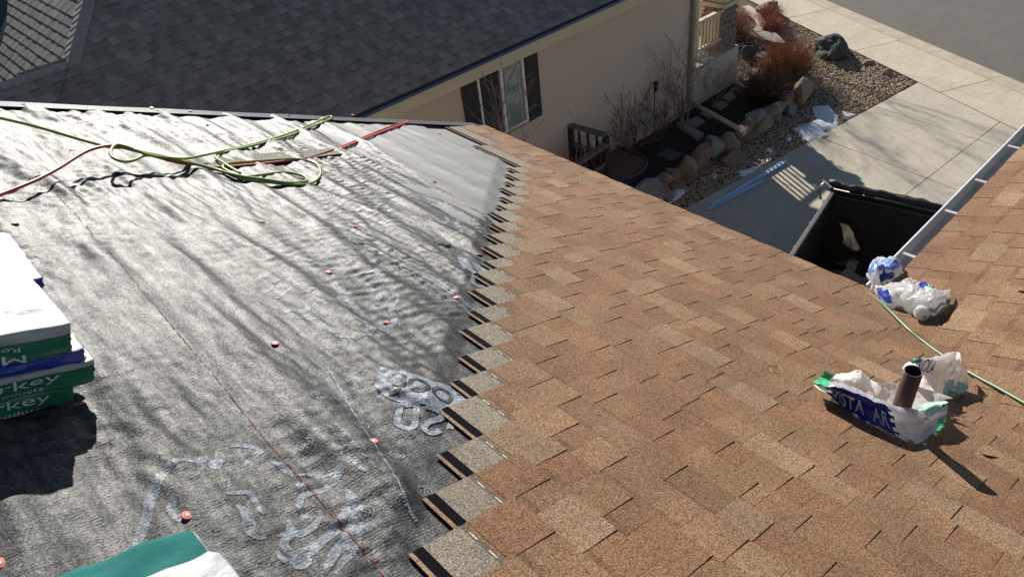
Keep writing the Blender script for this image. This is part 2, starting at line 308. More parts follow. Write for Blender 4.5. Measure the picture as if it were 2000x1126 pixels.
# ---- laminated shingle, local x down the slope from its top edge, local y along the course
TAN = [(0.255, 0.166, 0.099), (0.23, 0.136, 0.076), (0.213, 0.124, 0.068), (0.195, 0.108, 0.06), (0.246, 0.153, 0.086), (0.234, 0.126, 0.068), (0.222, 0.132, 0.074), (0.208, 0.113, 0.062)]
DRK = [(0.25, 0.228, 0.198), (0.222, 0.202, 0.175), (0.263, 0.24, 0.209), (0.206, 0.187, 0.164), (0.294, 0.266, 0.226), (0.231, 0.21, 0.181), (0.25, 0.226, 0.194)]
def shingle_mesh(seed, pal, head, tape=True, L=1.0, over=.0034, thin=False):
    r = random.Random(seed); vs = []; fs = []; mi = []; tn = []
    def zl(x): return LIFT*x/SHH
    def quad(a, b, c, d, tone, m=0):
        n0 = len(vs); vs.extend((a,b,c,d)); fs.append((n0,n0+1,n0+2,n0+3)); mi.append(m); tn.append(tone)
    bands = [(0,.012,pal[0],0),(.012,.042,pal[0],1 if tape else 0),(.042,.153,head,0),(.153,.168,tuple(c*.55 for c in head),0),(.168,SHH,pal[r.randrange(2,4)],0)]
    bt = .0035
    if thin: bands = bands[-1:]; bands[0] = (.15,)+bands[0][1:]
    for x0, x1, tone, m in bands:
        quad((x0,0,zl(x0)+bt),(x1,0,zl(x1)+bt),(x1,L,zl(x1)+bt),(x0,L,zl(x0)+bt), tone, m)
    side = tuple(c*.35 for c in pal[2]); x0 = bands[0][0]; lit0 = tuple(c*1.1 for c in pal[1])  # butt edge painted lighter as if sunlit, remaining edges painted dark
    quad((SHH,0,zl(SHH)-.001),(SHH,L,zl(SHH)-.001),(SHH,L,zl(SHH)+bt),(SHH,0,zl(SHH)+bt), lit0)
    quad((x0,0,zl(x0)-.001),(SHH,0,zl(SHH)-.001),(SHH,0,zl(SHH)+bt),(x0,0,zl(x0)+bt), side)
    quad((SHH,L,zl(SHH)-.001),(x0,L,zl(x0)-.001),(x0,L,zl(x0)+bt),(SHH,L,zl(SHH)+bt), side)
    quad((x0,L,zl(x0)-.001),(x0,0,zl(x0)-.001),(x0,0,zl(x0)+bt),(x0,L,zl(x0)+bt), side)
    if not thin:
        for q in range(14):
            ya = .03+q*.07; quad((.1585,ya,zl(.1585)+bt+.0006),(.1625,ya,zl(.1625)+bt+.0006),(.1625,ya+.03,zl(.1625)+bt+.0006),(.1585,ya+.03,zl(.1585)+bt+.0006),(.55,.52,.42))
    # overlay teeth
    y = 0.0; up = r.random() < .6; xa = .178
    while y < L-.03:
        wd = r.uniform(.11,.21) if up else r.uniform(.06,.15)
        y1 = min(L, y+wd)
        if up:
            tone = pal[r.randrange(len(pal))]; j = r.uniform(.94,1.06); tone = tuple(c*j for c in tone)
            z0, z1 = zl(xa)+bt, zl(SHH)+bt; t0, t1 = z0+.0012, z1+over; e = SHH+.001
            ys, ye = y+.002, y1-.002
            quad((xa,ys,t0),(e,ys,t1),(e,ye,t1),(xa,ye,t0), tone)
            lite = tuple(c*1.25 for c in tone)  # sunlight painted on tooth edges facing the sun; opposite side stays dark
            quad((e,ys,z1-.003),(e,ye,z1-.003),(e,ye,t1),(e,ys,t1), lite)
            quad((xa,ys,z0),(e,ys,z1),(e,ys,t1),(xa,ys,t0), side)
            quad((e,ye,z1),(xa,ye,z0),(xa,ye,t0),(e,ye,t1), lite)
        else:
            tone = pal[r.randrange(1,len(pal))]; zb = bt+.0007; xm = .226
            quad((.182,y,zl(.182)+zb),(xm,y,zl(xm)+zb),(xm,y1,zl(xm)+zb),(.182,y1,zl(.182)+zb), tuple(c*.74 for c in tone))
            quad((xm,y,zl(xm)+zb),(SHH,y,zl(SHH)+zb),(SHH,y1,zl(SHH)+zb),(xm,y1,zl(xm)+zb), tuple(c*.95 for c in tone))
        y = y1; up = not up if r.random() < .8 else up
    me = mesh(vs, fs, mi)
    ca = me.color_attributes.new('tone', 'FLOAT_COLOR', 'CORNER'); arr = []
    for p, c in zip(me.polygons, tn): arr += [c[0],c[1],c[2],1]*p.loop_total
    ca.data.foreach_set('color', arr)
    return me
def clip_mesh(me, mw, planes):
    bm = bmesh.new(); bm.from_mesh(me); bm.transform(mw)
    for p, nn in planes:
        bmesh.ops.bisect_plane(bm, geom=bm.verts[:]+bm.edges[:]+bm.faces[:], plane_co=p, plane_no=nn, clear_outer=True)
    if not bm.faces: bm.free(); return None
    bm.transform(mw.inverted()); m2 = me.copy(); bm.to_mesh(m2); bm.free(); return m2
def lay(parent, me, mw, planes, L=1.0):
    """one shingle; trimmed where a valley, hip or eave cuts it (planes keep the side their normal points away from)"""
    cs = [mw @ Vector(p) for p in ((0,0,0),(SHH,0,0),(SHH,L,0),(0,L,0))]
    cut = []
    for p, nn in planes:
        d = [(c-p).dot(nn) for c in cs]
        if min(d) > 0: return None
        if max(d) > 0: cut.append((p, nn))
    if cut:
        me = clip_mesh(me, mw, cut)
        if me is None: return None
    o = bpy.data.objects.new('shingle', me); col.objects.link(o); o.matrix_basis = mw
    return adopt(o, parent)
HEAD = (.225,.19,.145)
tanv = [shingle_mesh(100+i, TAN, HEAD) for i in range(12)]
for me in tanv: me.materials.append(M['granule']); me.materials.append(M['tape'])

house = empty('house', (0,-1,0), 'house being re-roofed, half its slope in dark underlayment, half in tan shingles', 'house')
deck = MB()
ex = lambda y: warp(S_E, y)
pts = [RP(-.6,-8), RP(ex(1.18)-.03,1.0), RP(ex(4.9)-.03,y_rake(4.6)-.02), RP(-.6,y_rake(-.6)-.02)]
low = [p - mN*.03 for p in pts]
deck.add(pts+low, [(0,1,2,3),(7,6,5,4),(0,4,5,1),(1,5,6,2),(2,6,7,3),(3,7,4,0)])
# the far side of the ridge
rb = [Vector(pts[0]), Vector(pts[3])]; rb += [rb[1]+Vector((-5,0,-2.1)), rb[0]+Vector((-5,0,-2.1))]
deck.add(rb+[p-Vector((0,0,.04)) for p in rb], [(0,1,2,3),(7,6,5,4),(0,4,5,1),(1,5,6,2),(2,6,7,3),(3,7,4,0)])
for p in range(len(deck.v)): deck.v[p] = tuple(Vector(deck.v[p])-mN*.012)
deck = deck.build('roof_deck', M['osb'], house)
wd = MB(); V0 = CORNER
wpts = [WP(V0.x,0.16), WP(9,0.16), WP(9,5), WP(V0.x-5*ct,5)]
wd.add([p-wN*.012 for p in wpts]+[p-wN*.045 for p in wpts], [(3,2,1,0),(4,5,6,7),(0,1,5,4),(1,2,6,5),(2,3,7,6),(3,0,4,7)])
wing = wd.build('wing_roof_deck', M['osb'], house)

vn = Vector((1,-1,0)).normalized()                       # valley: vertical plane through the inner corner
n_sh = 0
for k in range(0, 33):
    sb = S_E + .012 - EXPO*k; ye = y_end(k); i = 0; y = ye
    while y > -.75:
        y -= 1.0
        s0 = sb-SHH; ym = y+.5
        a = warp_ang(sb)
        A2 = (mA*math.cos(a) - mD*math.sin(a)).normalized(); D2 = A2.cross(mN).normalized()
        loc = RP(warp(s0+SHH*.5, ym)-SHH*.5, ym) - A2*.5
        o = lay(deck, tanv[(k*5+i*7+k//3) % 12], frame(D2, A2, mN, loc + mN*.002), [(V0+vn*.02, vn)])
        i += 1
        if o is None and i > 1: break
# wing shingles
for k in range(0, 14):
    sb = .10 - .014 + 0 ; d = .145 + EXPO*k; x = 7.2 + (k*.29) % 1.0; i = 0
    while x > V0.x - 3.4:
        loc = WP(x, d+SHH-.0)
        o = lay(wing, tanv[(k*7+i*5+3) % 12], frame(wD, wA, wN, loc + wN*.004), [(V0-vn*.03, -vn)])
        x -= 1.0; i += 1
        if x < V0.x - d - 1.2: break

# ---- underlayment sheets with their folds
nrg = np.random.RandomState(3)
def wave_set(n, l0, l1, ang, spread, seed):
    g = np.random.RandomState(seed); lam = np.exp(g.uniform(math.log(l0), math.log(l1), n)); a = np.radians(g.normal(ang, spread, n)); ph = g.uniform(0, 6.283, n)
    return 2*np.pi/lam, np.cos(a), np.sin(a), ph, lam
WS1 = wave_set(26, .11, .42, 3, 9, 1)     # long folds running along the courses
WS2 = wave_set(24, .03, .085, 80, 20, 2)   # short ripples across them
WS3 = wave_set(20, .07, .22, 20, 40, 4)
WS4 = wave_set(16, .04, .09, 5, 14, 6)
WSM = wave_set(9, .5, 1.6, 0, 90, 5)       # where ripples gather
def wsum(ws, s, y, sharp=False):
    k, ca, sa, ph, lam = ws; out = np.zeros_like(s)
    for i in range(len(k)):
        v = np.sin(k[i]*(ca[i]*s+sa[i]*y)+ph[i])
        out += v*(lam[i]/lam.mean())
    return out/math.sqrt(len(k)/2)
def fold(s, y):
    s = np.asarray(s, float); y = np.asarray(y, float)
    m = np.clip(.55+.5*wsum(WSM, s, y), .1, 1.3)
    m2 = np.clip(.5-.6*wsum(WSM, y, s), 0, 1.2); w1 = wsum(WS1, s, y)
    h = .0066*np.where(w1 > 0, w1*1.25, w1*.7) + .0014*m*wsum(WS2, s, y) + .0016*np.abs(wsum(WS3, s, y))*m + .0017*m2*wsum(WS4, s, y)
    return h + .004
def under_mask(s, y):                       # flattened where shingles press it down
    kk = (S_E+.012-(s+SHH))/EXPO
    ye = np.where(kk < 1.5, 4.86, 1.0+.134*(22.5-kk))
    return np.clip((y-(ye-.02))/.10, 0, 1)
def sheet_h(s, y, off): return fold(s, y)*under_mask(s, y) + off - .009*(1-under_mask(s, y))
def edge_s(y):                              # lower edge of the felt where the eave membrane shows
    (s0,y0),(s1,y1) = (3.107,4.901),(2.803,2.655)
    return s1+(s0-s1)*(y-y1)/(y1-y0)*-1 if False else s1+(y-y1)*(s0-s1)/(y0-y1)
def sheet(name, s_lo, s_hi, off, matn, step=.016, amp=1.0):
    ny = int((5.35-.25)/step); nsn = int((4.7+.45)/step*.5) if False else None
    vs = []; ys = np.linspace(.25, 1, ny)
    ns = max(8, int(4.0/step*.62)) if name != 'eave_membrane' else 110
    t = np.linspace(0, 1, ns)[:,None]; yy = np.linspace(0, 1, ny)[None,:]
    Y = .25 + yy*(5.35-.25) + 0*t
    for _ in range(2):
        lo = s_lo(Y); hi = s_hi(Y); S = lo+(hi-lo)*t
        Y = .25 + yy*(5.28-.1056*(S-1.03)-.03-.25)
    if amp == 1.0: Hh = sheet_h(S, Y, off)
    else: Hh = (amp*fold(S, Y)+.002*np.sin(S*9+Y*14)+.003)*under_mask(S, Y)+off-.009*(1-under_mask(S, Y))
    Pv = np.array(mO)[None,None,:]+S[...,None]*np.array(mD)+Y[...,None]*np.array(mA)+Hh[...,None]*np.array(mN)
    idx = np.arange(ns*ny).reshape(ns,ny)
    F = np.stack([idx[:-1,:-1],idx[1:,:-1],idx[1:,1:],idx[:-1,1:]],-1).reshape(-1,4)
    me = bpy.data.meshes.new(name); me.from_pydata(Pv.reshape(-1,3).tolist(), [], F.tolist())
    return link(name, me, M[matn], house, None, True)
sheetA = sheet('underlayment_sheet', lambda y: -.45+0*y, lambda y: 1.86+.012*np.sin(y*2), .0040, 'underlay', .0125)
sheetB = sheet('underlayment_sheet', lambda y: 1.70+0*y, lambda y: edge_s(y)+.01*np.sin(y*5), .0020, 'underlay', .0125)
def s_eave_np(y): return S_E + .0957*(y-3.2) - .02
sheetC = sheet('eave_membrane', lambda y: edge_s(y)-.22, s_eave_np, .0, 'membrane', .02, .45)
tag(sheetC, 'smooth grey membrane strip along the eave')
def surf_h(s, y): return float(sheet_h(np.array(s), np.array(y), .0040 if s < 1.86 else .0020))

# ---- printing on the felt
def surf_pts(A, off):                                        # (n,2) roof coordinates -> world points on the folds
    A = np.asarray(A, float); hh = np.where(A[:,0] < 1.86, sheet_h(A[:,0], A[:,1], .0040), sheet_h(A[:,0], A[:,1], .0020))+off
    return (np.array(mO)[None]+A[:,:1]*np.array(mD)+A[:,1:2]*np.array(mA)+hh[:,None]*np.array(mN)).tolist()
def ribbon(mb, pts, wid, off=.0013, n=6, m=0, taper=True, step=.008):
    P = np.array([p[:2] for p in (spline(pts, max(n,6)) if len(pts) > 2 else pts)], float)
    d = np.concatenate(([0], np.cumsum(np.hypot(*np.diff(P, axis=0).T)))); k = max(2, int(d[-1]/step)+1); q = np.linspace(0, d[-1], k)
    P = np.stack((np.interp(q, d, P[:,0]), np.interp(q, d, P[:,1])), 1)
    T = np.gradient(P, axis=0); T /= np.linalg.norm(T, axis=1)[:,None]+1e-9; Nn = np.stack((-T[:,1], T[:,0]), 1)
    i = np.arange(k); e = np.minimum(i, k-1-i)/k; w_ = wid*.5*(np.minimum(1, .35+3*e) if taper else np.ones(k))
    nc_ = 5 if wid > .009 else 3; A = (P[:,None,:]+Nn[:,None,:]*(w_[:,None]*np.linspace(-1,1,nc_)[None])[...,None]).reshape(-1,2)
    fs = [(nc_*a_+b_, nc_*a_+b_+1, nc_*(a_+1)+b_+1, nc_*(a_+1)+b_) for a_ in range(k-1) for b_ in range(nc_-1)]
    mb.add(surf_pts(A, off), fs, m)
def patch(mb, quad_, off=.0022, n=24, m=0):                 # quad of (s,y) corners, laid on the folds
    a, b, c, d = [np.array(q, float) for q in quad_]; n = 44
    u, v = [x.reshape(-1,1) for x in np.meshgrid(np.linspace(0,1,n+1), np.linspace(0,1,n+1), indexing='ij')]
    A = (a*(1-u)+b*u)*(1-v)+(d*(1-u)+c*u)*v
    fs = [(i*(n+1)+j,(i+1)*(n+1)+j,(i+1)*(n+1)+j+1,i*(n+1)+j+1) for i in range(n) for j in range(n)]
    mb.add(surf_pts(A, off), fs, m)
PR = M['print']
logo = MB()
for wd_, ps in (
  (.020, [(0.811,1.303),(0.837,1.302),(0.864,1.277),(0.891,1.27),(0.915,1.263),(0.898,1.246),(0.87,1.23),(0.839,1.224),(0.821,1.227),(0.794,1.226),(0.777,1.218),(0.763,1.202),(0.758,1.185),(0.762,1.153)]),
  (.022, [(0.786,1.388),(0.795,1.36),(0.799,1.33),(0.804,1.302)]), (.02, [(0.8,1.277),(0.798,1.257),(0.797,1.237)]),
  (.018, [(0.725,1.483),(0.743,1.48),(0.764,1.469),(0.781,1.444),(0.777,1.426),(0.745,1.416),(0.719,1.397)]),
  (.016, [(0.632,1.307),(0.654,1.304),(0.681,1.292),(0.68,1.258),(0.671,1.21)]),
  (.028, [(0.637,1.26),(0.644,1.232),(0.633,1.192),(0.617,1.153)]), (.01, [(0.616,1.152),(0.628,1.142),(0.645,1.131)]),
  (.02, [(0.717,1.167),(0.707,1.14),(0.705,1.123),(0.724,1.113),(0.74,1.115),(0.77,1.129),(0.787,1.142)]),
  (.02, [(0.668,1.13),(0.69,1.128),(0.697,1.117),(0.681,1.112),(0.668,1.098),(0.668,1.077),(0.68,1.061),(0.7,1.06),(0.724,1.071)]),
  (.024, [(0.645,1.087),(0.642,1.064),(0.651,1.046),(0.675,1.047),(0.701,1.051),(0.737,1.062),(0.771,1.077),(0.81,1.099),(0.85,1.132),(0.879,1.166),(0.888,1.197)]),
  (.024, [(0.888,1.197),(0.886,1.156),(0.87,1.11),(0.845,1.067),(0.812,1.031),(0.775,1.003),(0.74,0.982),(0.718,0.97)]),
  (.026, [(0.858,1.117),(0.829,1.077),(0.792,1.045),(0.757,1.023),(0.727,1.004),(0.701,0.981)]),
  (.03, [(0.652,1.025),(0.671,1.029),(0.698,1.036)]), (.012, [(0.948,1.28),(0.947,1.239),(0.951,1.206)]),
  (.024, [(0.403,1.247),(0.441,1.297),(0.468,1.338),(0.496,1.391),(0.53,1.435),(0.567,1.465),(0.599,1.468),(0.631,1.446)]),
  (.022, [(0.622,1.416),(0.639,1.455),(0.66,1.471)]), (.03, [(0.652,1.409),(0.665,1.434),(0.685,1.431)]),
  (.02, [(0.533,1.363),(0.52,1.338),(0.519,1.306),(0.52,1.283)])): ribbon(logo, ps, wd_)
logo.build('printed_emblem', PR, sheetA, kind='stuff')
logo = MB()
for wd_, ps in (
  (.02, [(1.57,2.37),(1.529,2.289),(1.502,2.237),(1.504,2.197),(1.529,2.177)]), (.018, [(1.47,2.171),(1.445,2.123),(1.447,2.085),(1.474,2.064)]),
  (.014, [(1.48,2.157),(1.495,2.146),(1.482,2.125),(1.462,2.133)]),
  (.024, [(1.641,2.248),(1.632,2.178),(1.626,2.119),(1.576,2.061),(1.549,2.034),(1.54,1.982),(1.505,1.969)]),
  (.026, [(1.63,2.21),(1.671,2.184),(1.692,2.144),(1.676,2.08),(1.643,2.034),(1.607,2.01),(1.577,1.948),(1.529,1.888),(1.483,1.874),(1.443,1.891),(1.422,1.867),(1.376,1.843),(1.333,1.846),(1.3,1.877),(1.294,1.9)]),
  (.04, [(1.653,2.341),(1.675,2.3),(1.716,2.279),(1.764,2.312),(1.818,2.351)]), (.02, [(1.664,2.556),(1.692,2.505),(1.733,2.45),(1.763,2.416)]),
  (.024, [(1.516,2.569),(1.522,2.555),(1.548,2.517),(1.577,2.485)]), (.026, [(1.219,2.125),(1.259,2.126),(1.28,2.1),(1.313,2.122),(1.326,2.153)]),
  (.022, [(1.275,2.041),(1.283,1.987),(1.294,1.932),(1.308,1.902)]), (.014, [(1.234,2.067),(1.273,2.038),(1.307,2.027)]),
  (.016, [(1.234,2.236),(1.276,2.256),(1.332,2.283)]), (.014, [(1.252,2.304),(1.303,2.353),(1.348,2.366)]), (.016, [(1.315,2.213),(1.366,2.231),(1.411,2.233)]),
  (.02, [(1.37,1.949),(1.41,1.966),(1.431,1.931),(1.414,1.887)])): ribbon(logo, ps, wd_)
logo.build('printed_emblem', PR, sheetA, kind='stuff')
logo = MB()
for wd_, ps in (
  (.02, [(2.162,2.876),(2.165,2.922),(2.212,3.009),(2.28,3.082),(2.338,3.122),(2.404,3.121),(2.396,3.044),(2.382,2.969)]), (.018, [(2.294,3.002),(2.335,3.025),(2.378,3.035)]),
  (.02, [(2.136,2.813),(2.218,2.826),(2.266,2.826)]), (.018, [(2.071,2.818),(2.116,2.784),(2.228,2.754),(2.241,2.693),(2.247,2.625),(2.258,2.589)]),
  (.022, [(2.574,2.912),(2.635,2.898),(2.627,2.822),(2.579,2.746),(2.523,2.699),(2.5,2.634),(2.443,2.592),(2.374,2.577)]), (.022, [(2.562,2.838),(2.512,2.763),(2.461,2.727)]),
  (.02, [(2.533,3.136),(2.558,3.076),(2.567,2.98)]), (.026, [(2.646,3.213),(2.697,3.16),(2.738,3.052),(2.661,2.972),(2.632,2.992)]),
  (.016, [(2.371,3.378),(2.416,3.327),(2.452,3.263),(2.511,3.196)]), (.016, [(2.515,3.472),(2.524,3.366),(2.565,3.307)])): ribbon(logo, ps, wd_)
logo.build('printed_emblem', PR, sheetB, kind='stuff')
lab = MB()
patch(lab, [(1.293,1.632),(1.502,1.407),(1.38,1.27),(1.223,1.561)], n=40)
ribbon(lab, [(1.226,1.552),(1.245,1.479),(1.331,1.343),(1.363,1.304)], .03, .0025)
patch(lab, [(1.241,1.517),(1.443,1.397),(1.358,1.317),(1.241,1.473)], .0029, 30)
for ps in ([(1.232,1.434),(1.266,1.41),(1.256,1.387),(1.204,1.33),(1.181,1.329),(1.167,1.356),(1.18,1.379),(1.232,1.434)], [(1.283,1.379),(1.317,1.341),(1.295,1.323),(1.25,1.322),(1.227,1.311),(1.224,1.292),(1.238,1.279),(1.265,1.282)], [(1.365,1.298),(1.341,1.313),(1.298,1.276)]):
    ribbon(lab, ps, .020, .0026, 8, 0, False)
for ps, wd_ in (([(1.331,1.553),(1.308,1.526),(1.278,1.498),(1.254,1.492),(1.234,1.5)], .014), ([(1.262,1.525),(1.275,1.505),(1.289,1.487)], .008),
    ([(1.311,1.497),(1.333,1.516),(1.363,1.515),(1.373,1.487),(1.363,1.465),(1.334,1.445),(1.314,1.45),(1.302,1.475),(1.311,1.497)], .014), ([(1.362,1.439),(1.385,1.459),(1.412,1.453),(1.421,1.424),(1.409,1.403),(1.383,1.39),(1.364,1.4),(1.354,1.421),(1.362,1.439)], .014), ([(1.446,1.417),(1.452,1.408)], .014)):
    ribbon(lab, ps, wd_, .0046, 8, 1, False)
lab.build('printed_lettering', [M['print_solid'], M['print_dark']], sheetA)
lab = MB(); patch(lab, [(2.216,2.334),(2.327,2.205),(2.215,2.119),(2.139,2.201)], n=14); ribbon(lab, [(2.177,2.169),(2.211,2.114),(2.14,2.05),(2.107,2.086),(2.177,2.169)], .02, .002)
ribbon(lab, [(2.248,2.271),(2.222,2.216),(2.221,2.178)], .01, .0046, 6, 1); lab.build('printed_lettering', [M['print_solid'], M['print_dark']], sheetB)
tg = MB()
for cx, cy in [(0.891,1.399),(1.072,1.402),(1.169,1.31),(1.082,1.245),(1.057,1.089),(0.88,1.094),(1.185,1.623),(1.096,1.554),(1.486,1.803),(1.773,1.931),(1.95,2.082),(1.034,1.577),(1.614,1.963)]:
    for rad, wd_ in ((.020,.0035),(.011,.003)):
        ribbon(tg, [(cx+rad*math.cos(a), cy+rad*math.sin(a)) for a in np.linspace(0, 6.283, 13)], wd_, .0024, 2, 0, False)
    for a in (.78, 2.36): ribbon(tg, [(cx-.016*math.cos(a), cy-.016*math.sin(a)), (cx, cy), (cx+.016*math.cos(a), cy+.016*math.sin(a))], .003, .0024, 2, 0, False)
tg.build('printed_nail_marks', PR, sheetA, kind='stuff')
ln = MB()
for ps in ([(1.157,1.725),(1.055,1.341),(0.971,1.028)], [(1.812,3.001),(1.874,2.36),(1.894,1.807)], [(1.844,3.024),(1.903,2.368),(1.929,1.821)], [(2.015,2.859),(1.942,2.188),(1.932,1.84)], [(2.752,3.021),(2.708,2.679),(2.652,2.455)]) : ribbon(ln, ps, .006, .0022, 20, 0, False)
for (a, b), nd in (([(1.002,1.426),(0.979,1.193)], 30), ([(0.977,1.426),(0.951,1.234)], 16), ([(0.978,1.101),(0.971,1.008)], 10)):
    a, b = np.array(a), np.array(b)
    for i in range(nd):
        if i % 6 == 5: continue
        p = a+(b-a)*i/nd; q = a+(b-a)*(i+.55)/nd; ribbon(ln, [p, (p+q)/2, q], .010, .0024, 1, 0, False)
ln.build('printed_lines', PR, sheetA, kind='stuff')
ch = MB()
rg = random.Random(5); cl = spline([(0.876,3.958),(0.871,3.455),(0.865,2.831),(0.847,2.334),(0.83,1.752),(0.818,1.361),(0.811,1.039),(0.808,0.894)], 30)
for i in range(len(cl)-1):
    t = i/len(cl)
    if rg.random() < .55+.45*t:
        q = np.array((rg.gauss(0,.0006), 0)); ribbon(ch, [cl[i]+q, (cl[i]+cl[i+1])/2+q, cl[i+1]+q], (.0020+.0016*t*rg.random()), .0028, 1, 0, False)
ch.build('chalk_line', M['chalk'], sheetA, kind='stuff')

# ---- plastic cap nails
def cap_mesh():
    mb = MB(); k = 16; prof = [(.0125,0),(.0125,.0025),(.011,.0042),(.006,.0046),(.005,.0056),(0.0035,.0056)]
    vs = []; 
    for r_, z in prof: vs += [(r_*math.cos(2*math.pi*j/k), r_*math.sin(2*math.pi*j/k), z) for j in range(k)]
    fs = [(i*k+j,i*k+(j+1)%k,(i+1)*k+(j+1)%k,(i+1)*k+j) for i in range(len(prof)-1) for j in range(k)]
    mb.add(vs, fs, 0); mb.add([(.0036*math.cos(2*math.pi*j/k), .0036*math.sin(2*math.pi*j/k), .0058) for j in range(k)], [tuple(range(k))], 1)
    return mesh(mb.v, mb.f, mb.m)
cme = cap_mesh(); cme.materials.append(M['cap']); cme.materials.append(M['steel_nail']); cme.shade_flat()
for cx, cy in [(0.537,1.29),(1.054,1.317),(1.081,1.927),(1.51,1.901),(1.556,2.383),(1.92,1.985),(2.38,2.349),(1.474,1.459),(2.432,2.8),(1.985,2.837),(1.575,3.002),(2.537,3.438),(2.94,3.416),(3.94,4.596),(3.752,4.841),(0.642,3.198),(2.101,4.809),(1.654,4.379),(1.129,4.227),(3.347,4.846),(2.835,5.077),(2.119,5.135),(1.884,5.202),(0.197,1.343),(3.435,5.115),(2.524,2.418)]:
    if cx > 1.86: pr = sheetB
    else: pr = sheetA
    hh = surf_h(cx, cy) if cy < y_rake(cx)-.115 else .021
    o = bpy.data.objects.new('cap_nail', cme); col.objects.link(o); a = rng.uniform(0,6)
    tl = Matrix.Rotation(rng.gauss(0,.10),4,'X') @ Matrix.Rotation(rng.gauss(0,.10),4,'Y')
    o.matrix_basis = frame(mD, mA, mN, RP(cx, cy, hh+.001)) @ tl @ Matrix.Rotation(a,4,'Z') @ Matrix.Diagonal((1.12,1.12,.75,1)); adopt(o, pr)

# ---- metal drip edge along the rake, fascia, walls, gutter
de = MB(); n = 40
for i in range(n):
    s0 = -.6+(5.2/n)*i; s1 = -.6+(5.2/n)*(i+1)
    vs = []
    for s in (s0, s1):
        yr = y_rake(s); wv = .0015*math.sin(s*7)
        for dy, hh in ((-.095,.020),(.048,.016+wv),(.056,.010),(.056,-.05),(.066,-.056)): vs.append(RP(s, yr+dy-.018, hh))
    de.add(vs, [(j,j+5,j+6,j+1) for j in range(4)])
de.build('drip_edge', M['drip'], house)
fa = MB()
fa.bar(RP(-.6,y_rake(-.6)-.02,-.14), RP(4.6,y_rake(4.6)-.02,-.14), .03, .2)
fa.bar(RP(ex(1.18)-.05,1.2,-.12), RP(ex(4.85)-.05,4.85,-.12), .025, .19)
fa.build('fascia_board', M['siding'], house)
wl = MB()
wl.box((3.05,.72,0),(3.2,4.55,4.9)); wl.box((-5.5,4.40,0),(3.05,4.55,4.9)); wl.box((3.2,.55,0),(9,.72,4.8))
wl.add([(-5.5,4.55,4.9),(3.2,4.55,4.9),(-1.0,4.55,6.7)],[(0,1,2)])
wl.build('wall', M['siding'], house)
gt = MB(); gx0, gx1 = V0.x+.02, 9.0; gy, gz = V0.y+.004, V0.z+.0
pr_ = [(-.155,.03),(-.155,-.085),(-.02,-.085),(.0,-.03),(.004,.0),(-.006,.004),(-.014,.0),(-.008,-.006)]
vs = []
for x in (gx0, gx1): vs += [(x, gy+a, gz+b) for a, b in pr_]
m_ = len(pr_); gt.add(vs, [(i,i+1,m_+i+1,m_+i) for i in range(m_-1)])
gt.add(vs[:m_], [tuple(range(4))+(4,)])
gut = gt.build('gutter', M['white_metal'], house)
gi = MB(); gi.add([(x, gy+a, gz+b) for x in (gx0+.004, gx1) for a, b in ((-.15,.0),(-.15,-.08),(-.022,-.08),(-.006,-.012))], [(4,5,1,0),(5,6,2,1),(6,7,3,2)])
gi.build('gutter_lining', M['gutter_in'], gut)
for x in (4.05, 4.66, 5.15, 5.75):
    hg = MB(); hg.box((x-.012,gy-.155,gz-.012),(x+.012,gy-.004,gz-.004)); hg.build('gutter_hanger', M['white_metal'], gut)

# ================================================================== the ground
def sheet_poly(name, poly, z, matn, kind='structure', thick=.05):
    o = MB().prism([p[:2] for p in poly], z-thick, z).build(name, M[matn]); tag(o, kind=kind); return o
sheet_poly('ground', [(-150,-150),(150,-150),(150,150),(-150,150)], -.12, 'soil')
# street frame: origin on the back of the footpath, t along it, q towards the street
SO = Vector((20.83,10.88,0)); St = Vector((.45,.893,0)); Sq = Vector((.893,-.45,0))
def SP(t, q): v = SO+St*t+Sq*q; return (v.x, v.y)
sheet_poly('street', [SP(-40,1.98),SP(60,1.98),SP(60,14),SP(-40,14)], -.045, 'asphalt')
pv = empty('sidewalk', (*SP(0,.7),0), 'pale concrete footpath of square slabs between gravel yard and street', 'sidewalk')
for i in range(-5, 7):
    a, b = 3.1*i+.006, 3.1*(i+1)-.006
    bevel(MB().prism([SP(a,.0),SP(b,.0),SP(b,1.405),SP(a,1.405)], -.1, .03).build('slab', M['concrete'], pv), .006)
pv['kind'] = 'structure'
kb = empty('kerb', (*SP(0,1.7),0), 'concrete kerb and gutter pan along the street edge', 'kerb'); kb['kind'] = 'structure'
for i in range(-5, 7):
    a, b = 3.1*i+.12, 3.1*(i+1)+.108; p = [SP(a,1.415),SP(b,1.415),SP(b,1.97),SP(a,1.97)]; r_ = [SP(a,1.60),SP(b,1.60)]
    mb = MB(); mb.add([(*p[0],.028),(*p[1],.028),(*r_[1],.0),(*r_[0],.0),(*p[2],-.030),(*p[3],-.030),(*p[0],-.15),(*p[1],-.15),(*p[2],-.15),(*p[3],-.15)],
        [(3,2,1,0),(5,4,2,3),(0,1,7,6),(4,5,9,8),(1,2,4,8,7),(5,3,0,6,9)]); mb.build('kerb_section', M['concrete_pan'], kb)
dw = empty('driveway', (13,4.5,0), 'pale concrete driveway slabs beside the gravel strip', 'driveway'); dw['kind'] = 'structure'
def dr_edge(x): return 7.07-.138*(x-10.4)
def dr_mid(x): return 4.06-.069*(x-13)
def jx(x, y): return x+.17*(y-6.07)
cols = [5.0, 8.15, 10.25, 12.35, 14.447, 16.56]
def swx(y): return SO.x + (y-SO.y)*.45/.893 - .01
g = .005
